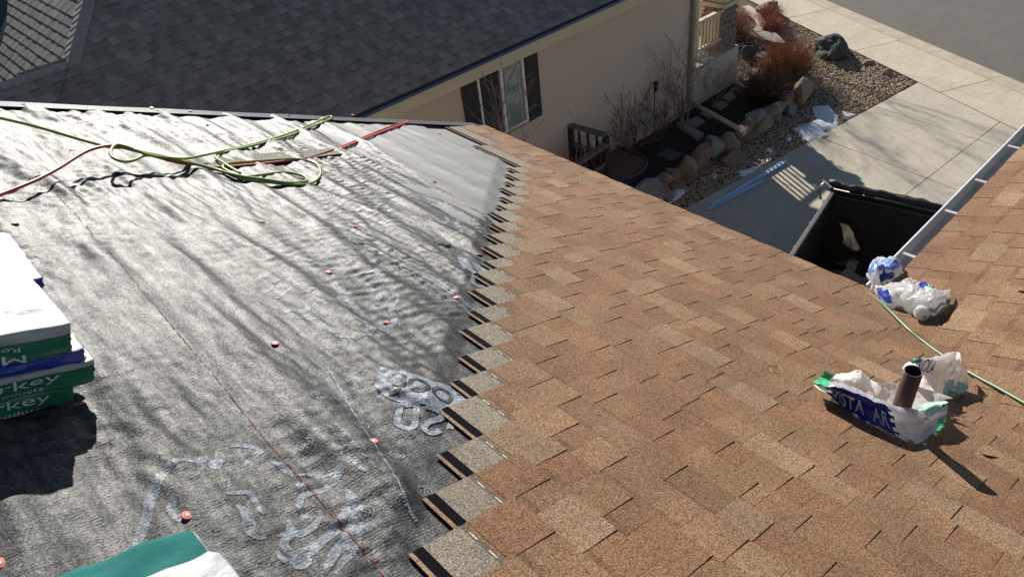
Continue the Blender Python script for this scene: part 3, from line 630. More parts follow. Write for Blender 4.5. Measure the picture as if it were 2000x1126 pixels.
for i in range(len(cols)):
    for row in (0, 1):
        if i+1 < len(cols): xr = lambda y: jx(cols[i+1], y)-g
        else: xr = swx
        xl = lambda y: jx(cols[i], y)+g
        def corner(fx, fy):
            y = 5.0
            for _ in range(20): x = fx(y); y = fy(x)
            return (fx(y), y)
        top = (lambda x: dr_edge(x)) if row == 0 else (lambda x: dr_mid(x)-g)
        bot = (lambda x: dr_mid(x)+g) if row == 0 else (lambda x: .9)
        bevel(MB().prism([corner(xl,bot),corner(xr,bot),corner(xr,top),corner(xl,top)], -.1, .02).build('slab', M['concrete_drive'], dw), .005)
gp_ = [(6.0,dr_edge(6)+.01)]+[(x,dr_edge(x)+.01) for x in (10,14)]+[(swx(6)-.05,6.03)]+[SP(-4,-.02),SP(0,-.02),SP(12,-.02),(10,22),(6.0,9.3)]
sheet_poly('gravel_yard', gp_, -.012, 'gravel_base')
bed = [(8.6,9.39),(8.6,7.9),(12.5,7.75),(16.2,7.65),(16.9,7.9),(17.6,8.9),(18.6,10.5),(19.6,12.6),(18,14.5),(15.7,14.5),(15.7,9.39)]
sheet_poly('garden_bed', bed, .19, 'mulch', thick=.25)
def in_poly(x, y, P):
    c = False; j = len(P)-1
    for i in range(len(P)):
        if (P[i][1] > y) != (P[j][1] > y) and x < (P[j][0]-P[i][0])*(y-P[i][1])/(P[j][1]-P[i][1])+P[i][0]: c = not c
        j = i
    return c
# pebbles (nobody could count them)
ico = [(0,0,-1),(.72,-.53,-.45),(-.28,-.85,-.45),(-.89,0,-.45),(-.28,.85,-.45),(.72,.53,-.45),(.28,-.85,.45),(-.72,-.53,.45),(-.72,.53,.45),(.28,.85,.45),(.89,0,.45),(0,0,1)]
icf = [(0,1,2),(1,0,5),(0,2,3),(0,3,4),(0,4,5),(1,5,10),(2,1,6),(3,2,7),(4,3,8),(5,4,9),(1,10,6),(2,6,7),(3,7,8),(4,8,9),(5,9,10),(6,10,11),(7,6,11),(8,7,11),(9,8,11),(10,9,11)]
rp_ = np.random.RandomState(11)
def pebbles(name, spots, matn, label):
    I = np.array(ico); n = len(spots); V = np.zeros((n,12,3)); F = np.array(icf)
    for i, (x, y, z, r_) in enumerate(spots):
        a = rp_.uniform(0,6.28); sc_ = np.array((1,rp_.uniform(.6,.95),rp_.uniform(.45,.8)))*r_
        p = I*sc_*(1+rp_.normal(0,.08,(12,1))); c, s = math.cos(a), math.sin(a)
        V[i] = np.stack((p[:,0]*c-p[:,1]*s+x, p[:,0]*s+p[:,1]*c+y, p[:,2]+z), 1)
    Fa = (F[None]+(np.arange(n)*12)[:,None,None]).reshape(-1,3)
    me = bpy.data.meshes.new(name); me.from_pydata(V.reshape(-1,3).tolist(), [], Fa.tolist())
    o = link(name, me, M[matn]); tag(o, label, kind='stuff'); return o
sp = []
while len(sp) < 15000:
    x, y = rp_.uniform(9.2,20.9), rp_.uniform(5.6,13.5)
    if x > 16.8 or y < 7.8:
        if in_poly(x, y, gp_) and y > dr_edge(x)+.02 and not in_poly(x, y, bed): sp.append((x,y,rp_.uniform(-.012,.02),rp_.uniform(.016,.042)))
pebbles('gravel', sp, 'pebble', 'tan river gravel between stone wall and driveway')
sp = []
while len(sp) < 2600:
    x, y = rp_.uniform(15.6,19.4), rp_.uniform(7.8,13)
    if in_poly(x, y, bed) and x > 15.75: sp.append((x,y,rp_.uniform(.18,.21),rp_.uniform(.016,.04)))
pebbles('bed_gravel', sp, 'pebble', 'tan gravel around the stepping stones by the porch pillar')

# ---- snow, left in the shade
def blob_rock(name, c, size, matn, parent=None, seed=0, rough=.25, sub=3, rotz=0, cuts=16, lo=.42):
    bm = bmesh.new(); bmesh.ops.create_icosphere(bm, subdivisions=sub, radius=1); r_ = random.Random(seed); off = Vector((r_.uniform(0,50),r_.uniform(0,50),r_.uniform(0,50)))
    cut = [(Vector((r_.gauss(0,1),r_.gauss(0,1),r_.gauss(0,.9))).normalized(), r_.uniform(lo,.82)) for _ in range(cuts)]
    for v in bm.verts:
        p = v.co.copy()
        for nn, d in cut:
            e = p.dot(nn)-d
            if e > 0: p -= nn*e*.98
        p *= 1+rough*.5*mnoise.noise(p*1.7+off)+rough*.2*mnoise.noise(p*5+off)
        if p.z < -.6: p.z = -.6
        v.co = p
    me = bpy.data.meshes.new(name); bm.to_mesh(me); bm.free()
    return link(name, me, M[matn], parent, Matrix.Translation(c) @ Matrix.Rotation(rotz,4,'Z') @ Matrix.Diagonal((*size,1)), False)
def snow(poly, z, hgt, seed):
    P = np.array([p[:2] for p in poly]); x0, y0 = P.min(0); x1, y1 = P.max(0); st = .035; nx, ny = int((x1-x0)/st)+2, int((y1-y0)/st)+2
    vs = []; keep = {}; fs = []
    cen = P.mean(0)
    for i in range(nx):
        for j in range(ny):
            x, y = x0+i*st, y0+j*st; nz = mnoise.noise(Vector((x*4,y*4,seed)))+.5*mnoise.noise(Vector((x*11,y*11,seed)))
            # distance to the outline
            d = 9
            for k in range(len(P)):
                a, b = P[k], P[(k+1)%len(P)]; t = np.clip(np.dot((x,y)-a, b-a)/np.dot(b-a,b-a),0,1); d = min(d, np.hypot(*(np.array((x,y))-a-(b-a)*t)))
            if not in_poly(x, y, [tuple(p) for p in P]): d = -d
            e = d+.07*nz
            if e > -.03: keep[(i,j)] = len(vs); vs.append((x, y, z+hgt*(1-math.exp(-max(0,e+.03)*9))+.012*nz-.01))
    for (i,j) in keep:
        q = [(i,j),(i+1,j),(i+1,j+1),(i,j+1)]
        if all(a in keep for a in q): fs.append(tuple(keep[a] for a in q))
    return vs, fs
sn = MB()
for k, (pp, hg) in enumerate((
   ([(15.818,7.321,0),(16.068,7.044,0),(15.524,6.536,0),(15.234,6.363,0),(14.826,6.512,0),(14.618,6.377,0),(14.189,6.529,0),(14.265,6.717,0),(14.537,7.069,0),(15.05,7.003,0),(15.265,6.92,0)], .05),
   ([(16.074,6.732,0),(15.939,6.539,0),(15.933,6.354,0),(15.608,6.457,0)], .03), ([(14.213,7.097,0),(14.284,6.95,0),(14.018,6.86,0),(13.984,6.952,0)], .03),
   ([(13.472,7.098,0),(13.527,7.019,0),(13.24,6.86,0),(12.893,6.725,0),(12.901,6.791,0),(13.19,6.891,0)], .03), ([(12.274,7.062,0),(12.597,6.836,0),(12.437,6.761,0),(12.07,6.906,0)], .03),
   ([(10.983,7.755,0),(11.102,7.558,0),(10.857,7.445,0),(10.47,7.402,0),(10.344,7.409,0),(10.721,7.562,0)], .03), ([(11.841,7.439,0),(11.819,7.323,0),(11.701,7.268,0),(11.729,7.375,0)], .02))):
    v, f = snow(pp, .02, hg, k*7.3)
    if f: sn.add(v, f)
v, f = snow([(12.703,8.031,0.4),(12.895,7.924,0.4),(12.705,7.772,0.4),(12.522,7.869,0.4)], .20, .06, 50.); sn.add(v, f)
so_ = sn.build('snow', M['snow'], smooth=True); tag(so_, 'melting snow patches left in the shade on the gravel', kind='stuff')

# ---- dry-stone retaining wall
rw = empty('retaining_wall', (13.2,7.7,0), 'low dry-stone retaining wall of pinkish boulders along the gravel strip', 'stone wall')
r2 = random.Random(21)
STN = ['stone_pink','stone_grey','stone_tan','stone_pink','stone_tan']
xx = 9.35; i = 0
while xx < 16.3:
    wdt = r2.uniform(.36,.74); c = xx+wdt/2; yb = 7.78-.012*(c-10)
    ht = r2.uniform(.38,.52)
    if r2.random() < .55:
        blob_rock('stone', (c,yb,ht*.5+.02), (wdt*.78,.30,ht*.74), STN[i%5], rw, i+3, .22, 3, r2.uniform(-.12,.12))
    else:
        blob_rock('stone', (c,yb-.02,ht*.26), (wdt*.76,.31,ht*.48), STN[i%5], rw, i+3, .22, 3, r2.uniform(-.12,.12))
        blob_rock('stone', (c+r2.uniform(-.05,.05),yb+.03,ht*.72), (wdt*.70,.27,ht*.44), STN[(i+2)%5], rw, i+40, .25, 3, r2.uniform(-.2,.2))
    xx += wdt*.96; i += 1
for k, (p, s_) in enumerate(((Vector((16.45,7.95,.22)),(.28,.2,.3)),(Vector((16.75,8.25,.2)),(.25,.2,.26)))): blob_rock('stone', p, s_, STN[k], rw, 80+k)
# loose rocks
def rock(pos, size, matn, seed, label, rz=0, cat='rock', name='rock'):
    o = blob_rock(name, pos, size, matn, None, seed, .4, 4, rz, 8, .66); tag(o, label, cat); return o
rock(Vector((18.937,8.489,0.14)), (.68,.5,.40), 'stone_dark', 68, 'big dark boulder at the corner of the gravel by the footpath', .5, 'boulder', 'boulder')
rock(Vector((12.514,7.41,0.05)), (.36,.25,.17), 'stone_pink', 62, 'flat pinkish rock lying on the shaded gravel beside the stone wall')
rock(Vector((18.46,6.785,0.05)), (.13,.11,.1), 'stone_tan', 63, 'small pale rock on the sunlit gravel near the footpath edge')
rock(Vector((18.802,7.469,0.03)), (.22,.12,.1), 'stone_pink', 64, 'reddish rock casting a long shadow beyond the dark boulder')
rock(Vector((17.212,9.971,0.35)), (.24,.2,.22), 'stone_dark', 65, 'dark grey rock at the foot of the porch corner')
rock(Vector((20.744,11.537,0.2)), (.5,.3,.28), 'stone_tan', 66, 'pale rock half hidden behind the porch pillar cap')

# ---- stepping stones and slabs
def slab_at(quad_, z, th, matn, label, cat, name, group=None):
    p = [Vector(q) for q in quad_]; o = MB().prism([(q.x,q.y) for q in p], z-th, z).build(name, M[matn]); bevel(o, .008, 2); tag(o, label, cat, group); return o
stp = (
 ([(14.232,9.084,0.23),(14.571,9.04,0.23),(14.5,8.779,0.23),(14.155,8.79,0.23)], 'square stepping stone beside the porch wall, fourth from the pillar'),
 ([(14.73,9.117,0.23),(15.085,9.119,0.23),(14.969,8.857,0.23),(14.627,8.848,0.23)], 'square stepping stone beside the porch wall, third from the pillar'),
 ([(15.316,9.211,0.23),(15.63,9.18,0.23),(15.551,8.899,0.23),(15.215,8.916,0.23)], 'square stepping stone beside the porch wall, second from the pillar'),
 ([(15.91,9.271,0.23),(16.181,9.265,0.23),(16.155,9.001,0.23),(15.807,8.959,0.23)], 'shaded stepping stone just beyond the porch corner'),
 ([(13.142,9.081,0.23),(13.561,9.036,0.23),(13.443,8.728,0.23),(13.064,8.729,0.23)], 'stepping stone between the downspout pipe and the long slab'),
 ([(13.728,9.082,0.23),(13.989,8.99,0.23),(13.932,8.726,0.23),(13.627,8.743,0.23)], 'stepping stone tucked behind the downspout pipe'),
 ([(11.484,8.648,0.23),(11.903,8.621,0.23),(11.885,8.2,0.23),(11.539,8.215,0.23)], 'dark green slab lying in the shaded bed behind the stone wall'),
 ([(17.61,10.005,0.24),(17.829,9.706,0.24),(17.476,9.45,0.24),(17.283,9.772,0.24)], 'sunlit stepping stone nearest the gravel, beside the orange shrub'),
 ([(17.212,9.682,0.24),(17.342,9.399,0.24),(17.034,9.17,0.24),(16.82,9.456,0.24)], 'sunlit stepping stone, middle of the row left of the orange shrub'),
 ([(16.644,9.481,0.24),(16.819,9.262,0.24),(16.481,8.984,0.24),(16.235,9.256,0.24)], 'sunlit stepping stone half in the porch shadow'),
)
for i, (q, lb) in enumerate(stp): slab_at(q, .235, .07, 'slab_green' if 'green' in lb else 'flag', lb, 'stepping stone', 'stepping_stone', 'stepping stones in the garden bed')
slab_at([(12.892,9.147,0.3),(13.034,9.078,0.3),(12.805,8.319,0.3),(12.534,8.279,0.3)], .30, .10, 'flag', 'long narrow stone slab lying beside the bare shrubs', 'stone slab', 'stone_slab')
slab_at([(18.849,10.791,0.26),(19.005,10.431,0.26),(19.065,10.242,0.26),(18.492,9.58,0.26),(18.425,9.926,0.26),(18.478,10.304,0.26)], .26, .08, 'flag', 'large sunlit flagstone between the red shrubs and the orange shrub', 'flagstone', 'flagstone')
bd = MB(); ps = spline([(20.671,12.246,0.3),(20.364,11.805,0.3),(19.915,11.286,0.3),(19.485,10.972,0.3),(19.017,10.768,0.3),(18.915,10.446,0.3)], 5)
for i in range(len(ps)-1):
    a_, b_ = Vector(ps[i]), Vector(ps[i+1]); bd.bar((a_.x,a_.y,.20), (b_.x,b_.y,.20), .24, .10)
tag(bd.build('garden_edging', M['concrete']), 'curved pale concrete edging behind the porch pillar', 'edging')

# ================================================================== the house next door
NP = R(31); nc, ns_ = math.cos(NP), math.sin(NP)
nD, nA, nN = Vector((0,-nc,-ns_)), Vector((1,0,0)), Vector((0,-ns_,nc))
EV = Vector((0,9.05,3.70))
def QP(x, d, hh=0.0): return Vector((x,EV.y,EV.z)) - nD*d + nN*hh
nb = empty('neighbour_house', (7,9.39,0), 'neighbouring house with dark shingled roof and beige wall', 'house')
wl = MB()
wl.box((-3,9.39,0),(7.42,9.55,3.62)); wl.box((8.53,9.39,0),(13.75,9.55,3.62)); wl.box((7.42,9.39,0),(8.53,9.55,2.03)); wl.box((7.42,9.39,3.30),(8.53,9.55,3.62))
wl.box((13.59,9.55,0),(13.75,16,3.62))
wl.build('wall', M['stucco'], nb)
sd = MB()
rd = MB()
VX = Vector((2.024,11.211,4.999)); HX = (Vector((2.732,12.041,5.497))-VX).normalized()
ridge_d = 7.0
top = VX+HX*3.5
rd_p = [QP(-4,-.03), QP(14.0,-.03), QP(14.0,5.2), Vector((top.x+2,top.y,0)), top, VX, Vector((-4,VX.y,VX.z))]
rd_p[3] = QP(top.x+2, (top.y-EV.y)/nc); rd_p[2] = QP(14.0, (top.y-EV.y)/nc)
mbq = MB(); n_ = len(rd_p); mbq.add([p-nN*.012 for p in rd_p]+[p-nN*.10 for p in rd_p], [tuple(range(n_)), tuple(range(2*n_-1,n_-1,-1))]+[(i,n_+i,n_+(i+1)%n_,(i+1)%n_) for i in range(n_)])
nroof = mbq.build('roof', M['dark_deck'], nb)
# back slope beyond the top of the roof, and the low ridge's far side
bk = MB(); bk.add([rd_p[2], rd_p[3], rd_p[3]+Vector((0,6,-3.4)), rd_p[2]+Vector((0,6,-3.4))], [(0,1,2,3)])
bk.add([VX+Vector((-.02,0.02,-.04)), rd_p[6]+Vector((0,.02,-.04)), rd_p[6]+Vector((0,2.5,-1.5)), VX+Vector((0,2.5,-1.5))], [(0,1,2,3)])
bk.build('rear_roof', M['dark_deck'], nb)
drkv = [shingle_mesh(300+i, DRK, (.1,.1,.1), False, thin=True) for i in range(10)]
for me in drkv: me.materials.append(M['dark_granule'])
hipn = HX.cross(nN).normalized()
if hipn.x > 0: hipn = -hipn              # points to the hip side, out of the dark slope
ridgen = Vector((0,1,0))
for k in range(0, 30):
    d = EXPO*k-.012; x = -1.9+(k*.37) % 1.0
    y_here = EV.y+(d+.07)*nc
    x_lim = 10.9-(y_here-9.05)*2.55 if y_here > 9.3 else 11.0
    xr_ = max(3.8, x_lim)+.6
    i = 0
    while x < xr_:
        if y_here < VX.y+.1 or x+1 > VX.x:
            if not (k < 4 and x < 3.0):
                pls = [(VX, hipn)] if y_here > VX.y-.02 else []
                if y_here > VX.y-.3 and x < VX.x: pls.append((VX+Vector((0,-.02,0)), ridgen)) if x+1 <= VX.x+.3 else None
                lay(nroof, drkv[(k*3+i*7) % 10], frame(nD, nA, nN, QP(x, d+SHH)), pls)
        x += 1.0; i += 1
# sunlit hip face, facing left
hC = VX
hA = Vector((0,-1,0)); 
# plane through the hip line that falls towards -X and keeps Y level
hN = HX.cross(Vector((0,1,0))).normalized()
if hN.z < 0: hN = -hN
hD = hA.cross(hN).normalized()
if hD.z > 0: hD = -hD
hA = hN.cross(hD).normalized()
hp = [VX, VX+HX*3.5]
fall = [hp[1]+hD*3.2, hp[0]+hD*3.2]
mbh = MB(); q4 = hp+fall; mbh.add([p-hN*.014 for p in q4]+[p-hN*.06 for p in q4], [(0,1,2,3),(3,2,1,0),(7,6,5,4)]); 
hroof = mbh.build('hip_roof', M['dark_deck'], nb)
for k in range(0, 12):
    # courses step down from the hip
    for i in range(0, 6):
        base = VX + hD*(EXPO*k - .9) + Vector((0,-.6+i*1.0+(k*.31)%1.0,0))
        # hD offset measured from a level line through VX; hip line cuts the pieces
        o = lay(hroof, drkv[(k*7+i*3) % 10], frame(hD, hA, hN, base + hA*0 + hN*.004), [(VX+hN*0, (-hipn))])
for i in range(16):
    a = VX+HX*(.14*i-.05); c = MB(); 
    l_ = (Vector(hD)+HX*-.1).normalized()*.13; r_v = nD.copy()*.0+(-hipn-0*nN)
    rr = (nN.cross(HX)); rr = rr if rr.dot(hipn) < 0 else -rr
    up_ = (hN+nN).normalized()
    ll = (hN.cross(HX)); ll = ll if ll.dot(hipn) > 0 else -ll
    A_ = [a+ll*.15+hN*.036, a+up_*.05, a+rr*.13+nN*.034]; B_ = [p+HX*.19-up_*.012 for p in A_]
    me_ = MB().add(A_+B_, [(0,1,4,3),(1,2,5,4)]); me_.add([p-up_*.012 for p in A_]+A_, [(0,3,4,1),(1,4,5,2)])
    o = me_.build('hip_cap_shingle', M['dark_cap'], hroof)
rc = MB()
for x in np.arange(-1.4, VX.x+.05, .14):
    a = Vector((x,VX.y,VX.z)); A_ = [a+nD*.11+nN*.022, a+Vector((0,0,.035)), a+Vector((0,.1,-.03))]; B_ = [p+Vector((.19,0,-.008)) for p in A_]
    MB().add(A_+B_, [(0,3,4,1),(1,4,5,2),(0,1,2),(3,5,4)]).build('ridge_cap_shingle', M['dark_cap'], nroof)
# second dark slope seen beyond the lit hip
p1, p2 = Vector((1.199,12.955,4.705)), Vector((2.705,14.5,5.633))
far = MB(); far.add([(-6,12.1,3.5),(.62,12.1,3.5),(2.6,15.5,5.6),(-6,15.5,5.6)], [(0,1,2,3)]); far.build('far_roof', M['dark_deck'], nb)

# eave: fascia, gutter
MB().box((-3.5,9.04,3.40),(14.0,9.10,3.66)).build('fascia_board', M['cream'], nb)
MB().box((-3.5,9.10,3.58),(14.0,9.40,3.605)).build('soffit', M['cream'], nb)
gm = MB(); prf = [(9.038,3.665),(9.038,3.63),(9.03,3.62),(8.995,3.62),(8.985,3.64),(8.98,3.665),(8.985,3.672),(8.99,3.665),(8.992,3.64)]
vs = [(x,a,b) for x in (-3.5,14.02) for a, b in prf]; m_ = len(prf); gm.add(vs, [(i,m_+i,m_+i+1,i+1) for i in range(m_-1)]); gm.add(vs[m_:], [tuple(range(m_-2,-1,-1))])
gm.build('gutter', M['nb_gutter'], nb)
# window with shutters
wx0, wx1, wz0, wz1 = 7.42, 8.53, 2.03, 3.30
win = MB(); fw = .045
win.box((wx0,9.36,wz0),(wx0+fw,9.43,wz1)); win.box((wx1-fw,9.36,wz0),(wx1,9.43,wz1)); win.box((wx0+fw,9.362,wz0),(wx1-fw,9.428,wz0+fw)); win.box((wx0+fw,9.362,wz1-fw),(wx1-fw,9.428,wz1)); 
wm = (wx0+wx1)/2-.01; win.box((wm-.03,9.358,wz0+fw),(wm+.03,9.432,wz1-fw))
window = win.build('window', M['white_frame'], nb)
MB().box((wx0+fw,9.395,wz0+fw),(wm-.03,9.400,wz1-fw)).build('screen', M['screen'], window)
MB().box((wm+.03,9.400,wz0+fw),(wx1-fw,9.406,wz1-fw)).build('pane', M['glass'], window)
for a in (.16,.84): 
    x = wm+.03+a*(wx1-fw-wm-.03); MB().box((x-.009,9.388,wz0+fw),(x+.009,9.398,wz1-fw)).build('muntin', M['muntin'], window)
for a in (.50,.90):
    z = wz0+fw+a*(wz1-wz0-2*fw); MB().box((wm+.03,9.389,z-.009),(wx1-fw,9.397,z+.009)).build('muntin', M['muntin'], window)
MB().box((wx0-.02,9.33,wz0-.09),(wx1+.14,9.39,wz0-.012)).build('window_sill', M['cream'], window)
room = MB().box((wx0-.2,9.56,wz0-.3),(wx1+.2,10.4,wz1+.1)); room.f = [tuple(reversed(f)) for f in room.f if f != (0,1,5,4)]; 
room.build('room_lining', M['room'], window)
crt = MB(); 
for i in range(14):
    x = wx1-.34+i*.022; crt.add([(x,9.47+.012*(i%2),wz0),(x+.022,9.47+.012*((i+1)%2),wz0),(x+.022,9.47+.012*((i+1)%2),wz1),(x,9.47+.012*(i%2),wz1)], [(0,1,2,3)])
crt.build('curtain', M['curtain'], window)
MB().box((wx0-.06,9.34,wz1+.0),(wx1+.1,9.388,3.43)).build('header_board', M['cream'], nb)
for x0, x1 in ((wx0-.36,wx0-.025),(wx1+.02,wx1+.345)):
    sh = MB(); z0, z1 = 2.02, 3.29; sh.box((x0,9.345,z0),(x1,9.388,z1))
    s_o = bevel(sh.build('shutter', M['shutter'], nb), .006)
    for a, b in ((.05,.47),(.52,.95)):
        MB().box((x0+.045,9.338,z0+a*(z1-z0)),(x1-.045,9.3435,z0+b*(z1-z0))).build('raised_panel', M['shutter'], s_o)
MB().box((7.30,9.386,3.30),(8.9,9.389,3.31))
# basement window in its well
bw = MB(); bz0, bz1, bx0, bx1 = .35, .86, 10.25, 10.75
bw.box((bx0,9.34,bz0),(bx0+.06,9.40,bz1)); bw.box((bx1-.06,9.34,bz0),(bx1,9.40,bz1)); bw.box((bx0+.06,9.342,bz1-.06),(bx1-.06,9.398,bz1)); bw.box((bx0+.06,9.342,bz0),(bx1-.06,9.398,bz0+.05)); bw.box(((bx0+bx1)/2-.015,9.343,bz0+.05),((bx0+bx1)/2+.015,9.397,bz1-.06))
bwo = bw.build('basement_window', M['white_frame'], nb); MB().box((bx0+.06,9.372,bz0+.05),(bx1-.06,9.376,bz1-.06)).build('pane', M['glass'], bwo)
# downspout at the corner, outlet box
ds = MB(); ds.box((13.60,9.30,.42),(13.70,9.38,3.55)); ds.bar((13.65,9.32,.43),(13.68,9.2,.33),.1,.08); ds.build('downspout', M['downspout'], nb)
MB().box((12.55,9.36,1.38),(12.64,9.388,1.56)).build('outlet_box', M['white_frame'], nb)
# porch
pw = MB(); pw.box((13.75,9.39,0),(15.72,9.55,1.115)); pw.box((15.57,9.55,0),(15.72,13.6,1.115)); pw.build('porch_wall', M['stucco'], nb)
MB().box((13.76,9.40,1.118),(15.70,13.6,1.16)).build('porch_floor', M['deck_floor'], nb)
pil = MB(); 
def frust(mb, x0,x1,y0,y1,z0,x2,x3,y2,y3,z1): mb.add([(x0,y0,z0),(x1,y0,z0),(x1,y1,z0),(x0,y1,z0),(x2,y2,z1),(x3,y2,z1),(x3,y3,z1),(x2,y3,z1)], [(3,2,1,0),(4,5,6,7),(0,1,5,4),(1,2,6,5),(2,3,7,6),(3,0,4,7)])
frust(pil, 15.06,15.66,9.46,10.06,1.16, 15.10,15.62,9.50,10.02,2.22)
pillar = pil.build('porch_pillar', M['mortar'], nb)
r3 = random.Random(9); z = 1.18; ci = 0
while z < 2.18:
    hh = r3.uniform(.09,.17); f = (z-1.16)/1.06
    for side in range(2):
        u = 0.0
        while u < .58:
            wv = min(r3.uniform(.11,.24), .6-u)
            if wv > .04:
                if side == 0: c = (15.06+.04*f+u+wv/2, 9.455+.04*f, z+hh/2); s_ = (wv*.55,.045,hh*.56)
                else: c = (15.055+.04*f, 9.46+.04*f+u+wv/2, z+hh/2); s_ = (.045,wv*.55,hh*.56)
                blob_rock('stone', c, s_, ('stone_tan','stone_pink','stone_grey')[ci%3], pillar, 200+ci, .2, 2); ci += 1
            u += wv
    z += hh
cp = MB(); cp.box((14.98,9.38,2.22),(15.74,10.14,2.32)); cp.box((15.03,9.43,2.32),(15.69,10.09,2.42)); bevel(cp.build('pillar_cap', M['cream'], nb), .01)
co = MB(); frust(co, 15.14,15.58,9.54,9.98,2.42, 15.20,15.52,9.60,9.92,3.75); co.build('porch_column', M['cream'], nb)
MB().box((13.80,9.45,1.16),(14.04,9.6,3.7)).build('porch_post', M['cream'], nb)
def rail(a, b):
    a, b = Vector(a), Vector(b); ro = MB().bar(a+Vector((0,0,1.0)), b+Vector((0,0,1.0)), .11, .06).build('top_rail', M['cream'], nb)
    MB().bar(a+Vector((0,0,.33)), b+Vector((0,0,.33)), .06, .07).build('bottom_rail', M['cream'], nb)
    L = (b-a).length; n = int(L/.125)
    for i in range(1, n):
        p = a+(b-a)*i/n; MB().box((p.x-.019,p.y-.019,p.z+.366),(p.x+.019,p.y+.019,p.z+.969)).build('baluster', M['cream'], nb)
rail((13.9,9.52,1.16),(15.08,9.52,1.16)); rail((15.36,10.06,1.16),(15.36,13.2,1.16))
MB().box((13.4,9.0,3.78),(15.75,13.6,3.95)).build('porch_roof', M['dark_deck'], nb)

# pole for the downspout water, lamp pole
pp = MB(); a, b = Vector((13.783,9.481,0.42)), Vector((13.192,7.68,0.42)); pp.tube([a, a*.6+b*.4, b], .055, 10); tag(pp.build('downspout_extension', M['downspout_pale'], smooth=True), 'pale downspout extension pipe reaching across the bed to the stone wall', 'pipe')
lp = empty('lamp_post', Vector((12.166,9.42,0.2)), 'thin black garden lamp post against the beige wall', 'lamp')
bx, by = lp.location.x, 9.22; lp.location.y = by
MB().tube([(bx,by,.19),(bx,by,1.42)], .012, 6).build('post', M['black_metal'], lp)
lh = MB(); 
for dz, rr in ((1.42,.03),(1.46,.06)): lh.tube([(bx+.04,by,dz),(bx+.04,by,dz+.04)], rr, 8)
lh.tube([(bx+.04,by,1.34),(bx+.04,by,1.44)], .045, 6); lh.tube([(bx+.05,by,1.28),(bx+.05,by,1.33)], .03, 6); lh.build('lantern', M['black_metal'], lp)

# ---- fence and gate between the houses
fe = empty('fence_panel', (9.62,8.9,.2), 'dark wooden fence panel with small square openings against the beige wall', 'fence')
def fence(root, a, b, z0, z1, opens):
    a, b = Vector(a), Vector(b); L = (b-a).length; d = (b-a)/L
    MB().bar(a+Vector((0,0,z1)), b+Vector((0,0,z1)), .13, .05).build('top_rail', M['fence_pale'], root)
    MB().bar(a+Vector((0,0,z1-.40)), b+Vector((0,0,z1-.40)), .05, .06).build('rail', M['fence_pale'], root)
    for q in (a, b): MB().box((q.x-.05,q.y-.05,z0),(q.x+.05,q.y+.05,z1-.03)).build('post', M['fence'], root)
    for i in range(1, opens): p = a+d*L*i/opens; MB().box((p.x-.02,p.y-.02,z1-.37),(p.x+.02,p.y+.02,z1-.028)).build('divider', M['fence'], root)
    n = int(L/.11); 
    for i in range(n):
        p = a+d*(L*(i+.5)/n); MB().bar(p+Vector((0,0,z0)), p+Vector((0,0,z1-.43)), .10, .02, 0, Vector((-d.y,d.x,0))).build('board', M['fence'], root)
fence(fe, (9.62,9.36,0), (9.70,8.5,0), .1, 1.50, 4)
ga = empty('gate', (9.3,8.45,.2), 'dark wooden gate with open top running towards the camera from the fence', 'gate')
fence(ga, (9.62,8.42,0), (8.6,8.36,0), .1, 1.36, 5)
# window well with plank cover and galvanised rim
pb = empty('window_well', (10.3,8.75,.2), 'window well covered by brown planks inside a curved galvanised rim', 'window well')
for i in range(9):
    x = 9.78+i*.13; e_ = 8.25+.25*((i-4)/5)**2
    bevel(MB().box((x,e_+.03,.40),(x+.12,9.3,.43)).build('plank', M['plank'], pb), .004)
rm = [(9.72,9.33),(9.73,8.75),(9.85,8.42),(10.15,8.26),(10.45,8.24),(10.75,8.34),(10.95,8.6),(11.0,9.0),(11.0,9.33)]
rs = spline([(x,y,.30) for x, y in rm], 6); mr_ = MB(); vs = []
for p in rs: vs += [(p[0],p[1],.16),(p[0],p[1],.46),(p[0]*1.0,p[1],.47)]
ctr = np.array((10.35,8.95)); vs2 = []
for p in rs:
    d = (np.array(p[:2])-ctr); d /= np.linalg.norm(d)
    for off, z in ((0,.12),(0,.46),(.03,.475),(.05,.455)): vs2.append((p[0]+d[0]*off, p[1]+d[1]*off, z))
mr_.add(vs2, [(4*i+j,4*i+j+1,4*i+j+5,4*i+j+4) for i in range(len(rs)-1) for j in range(3)]); mr_.build('rim', M['well_rim'], pb)

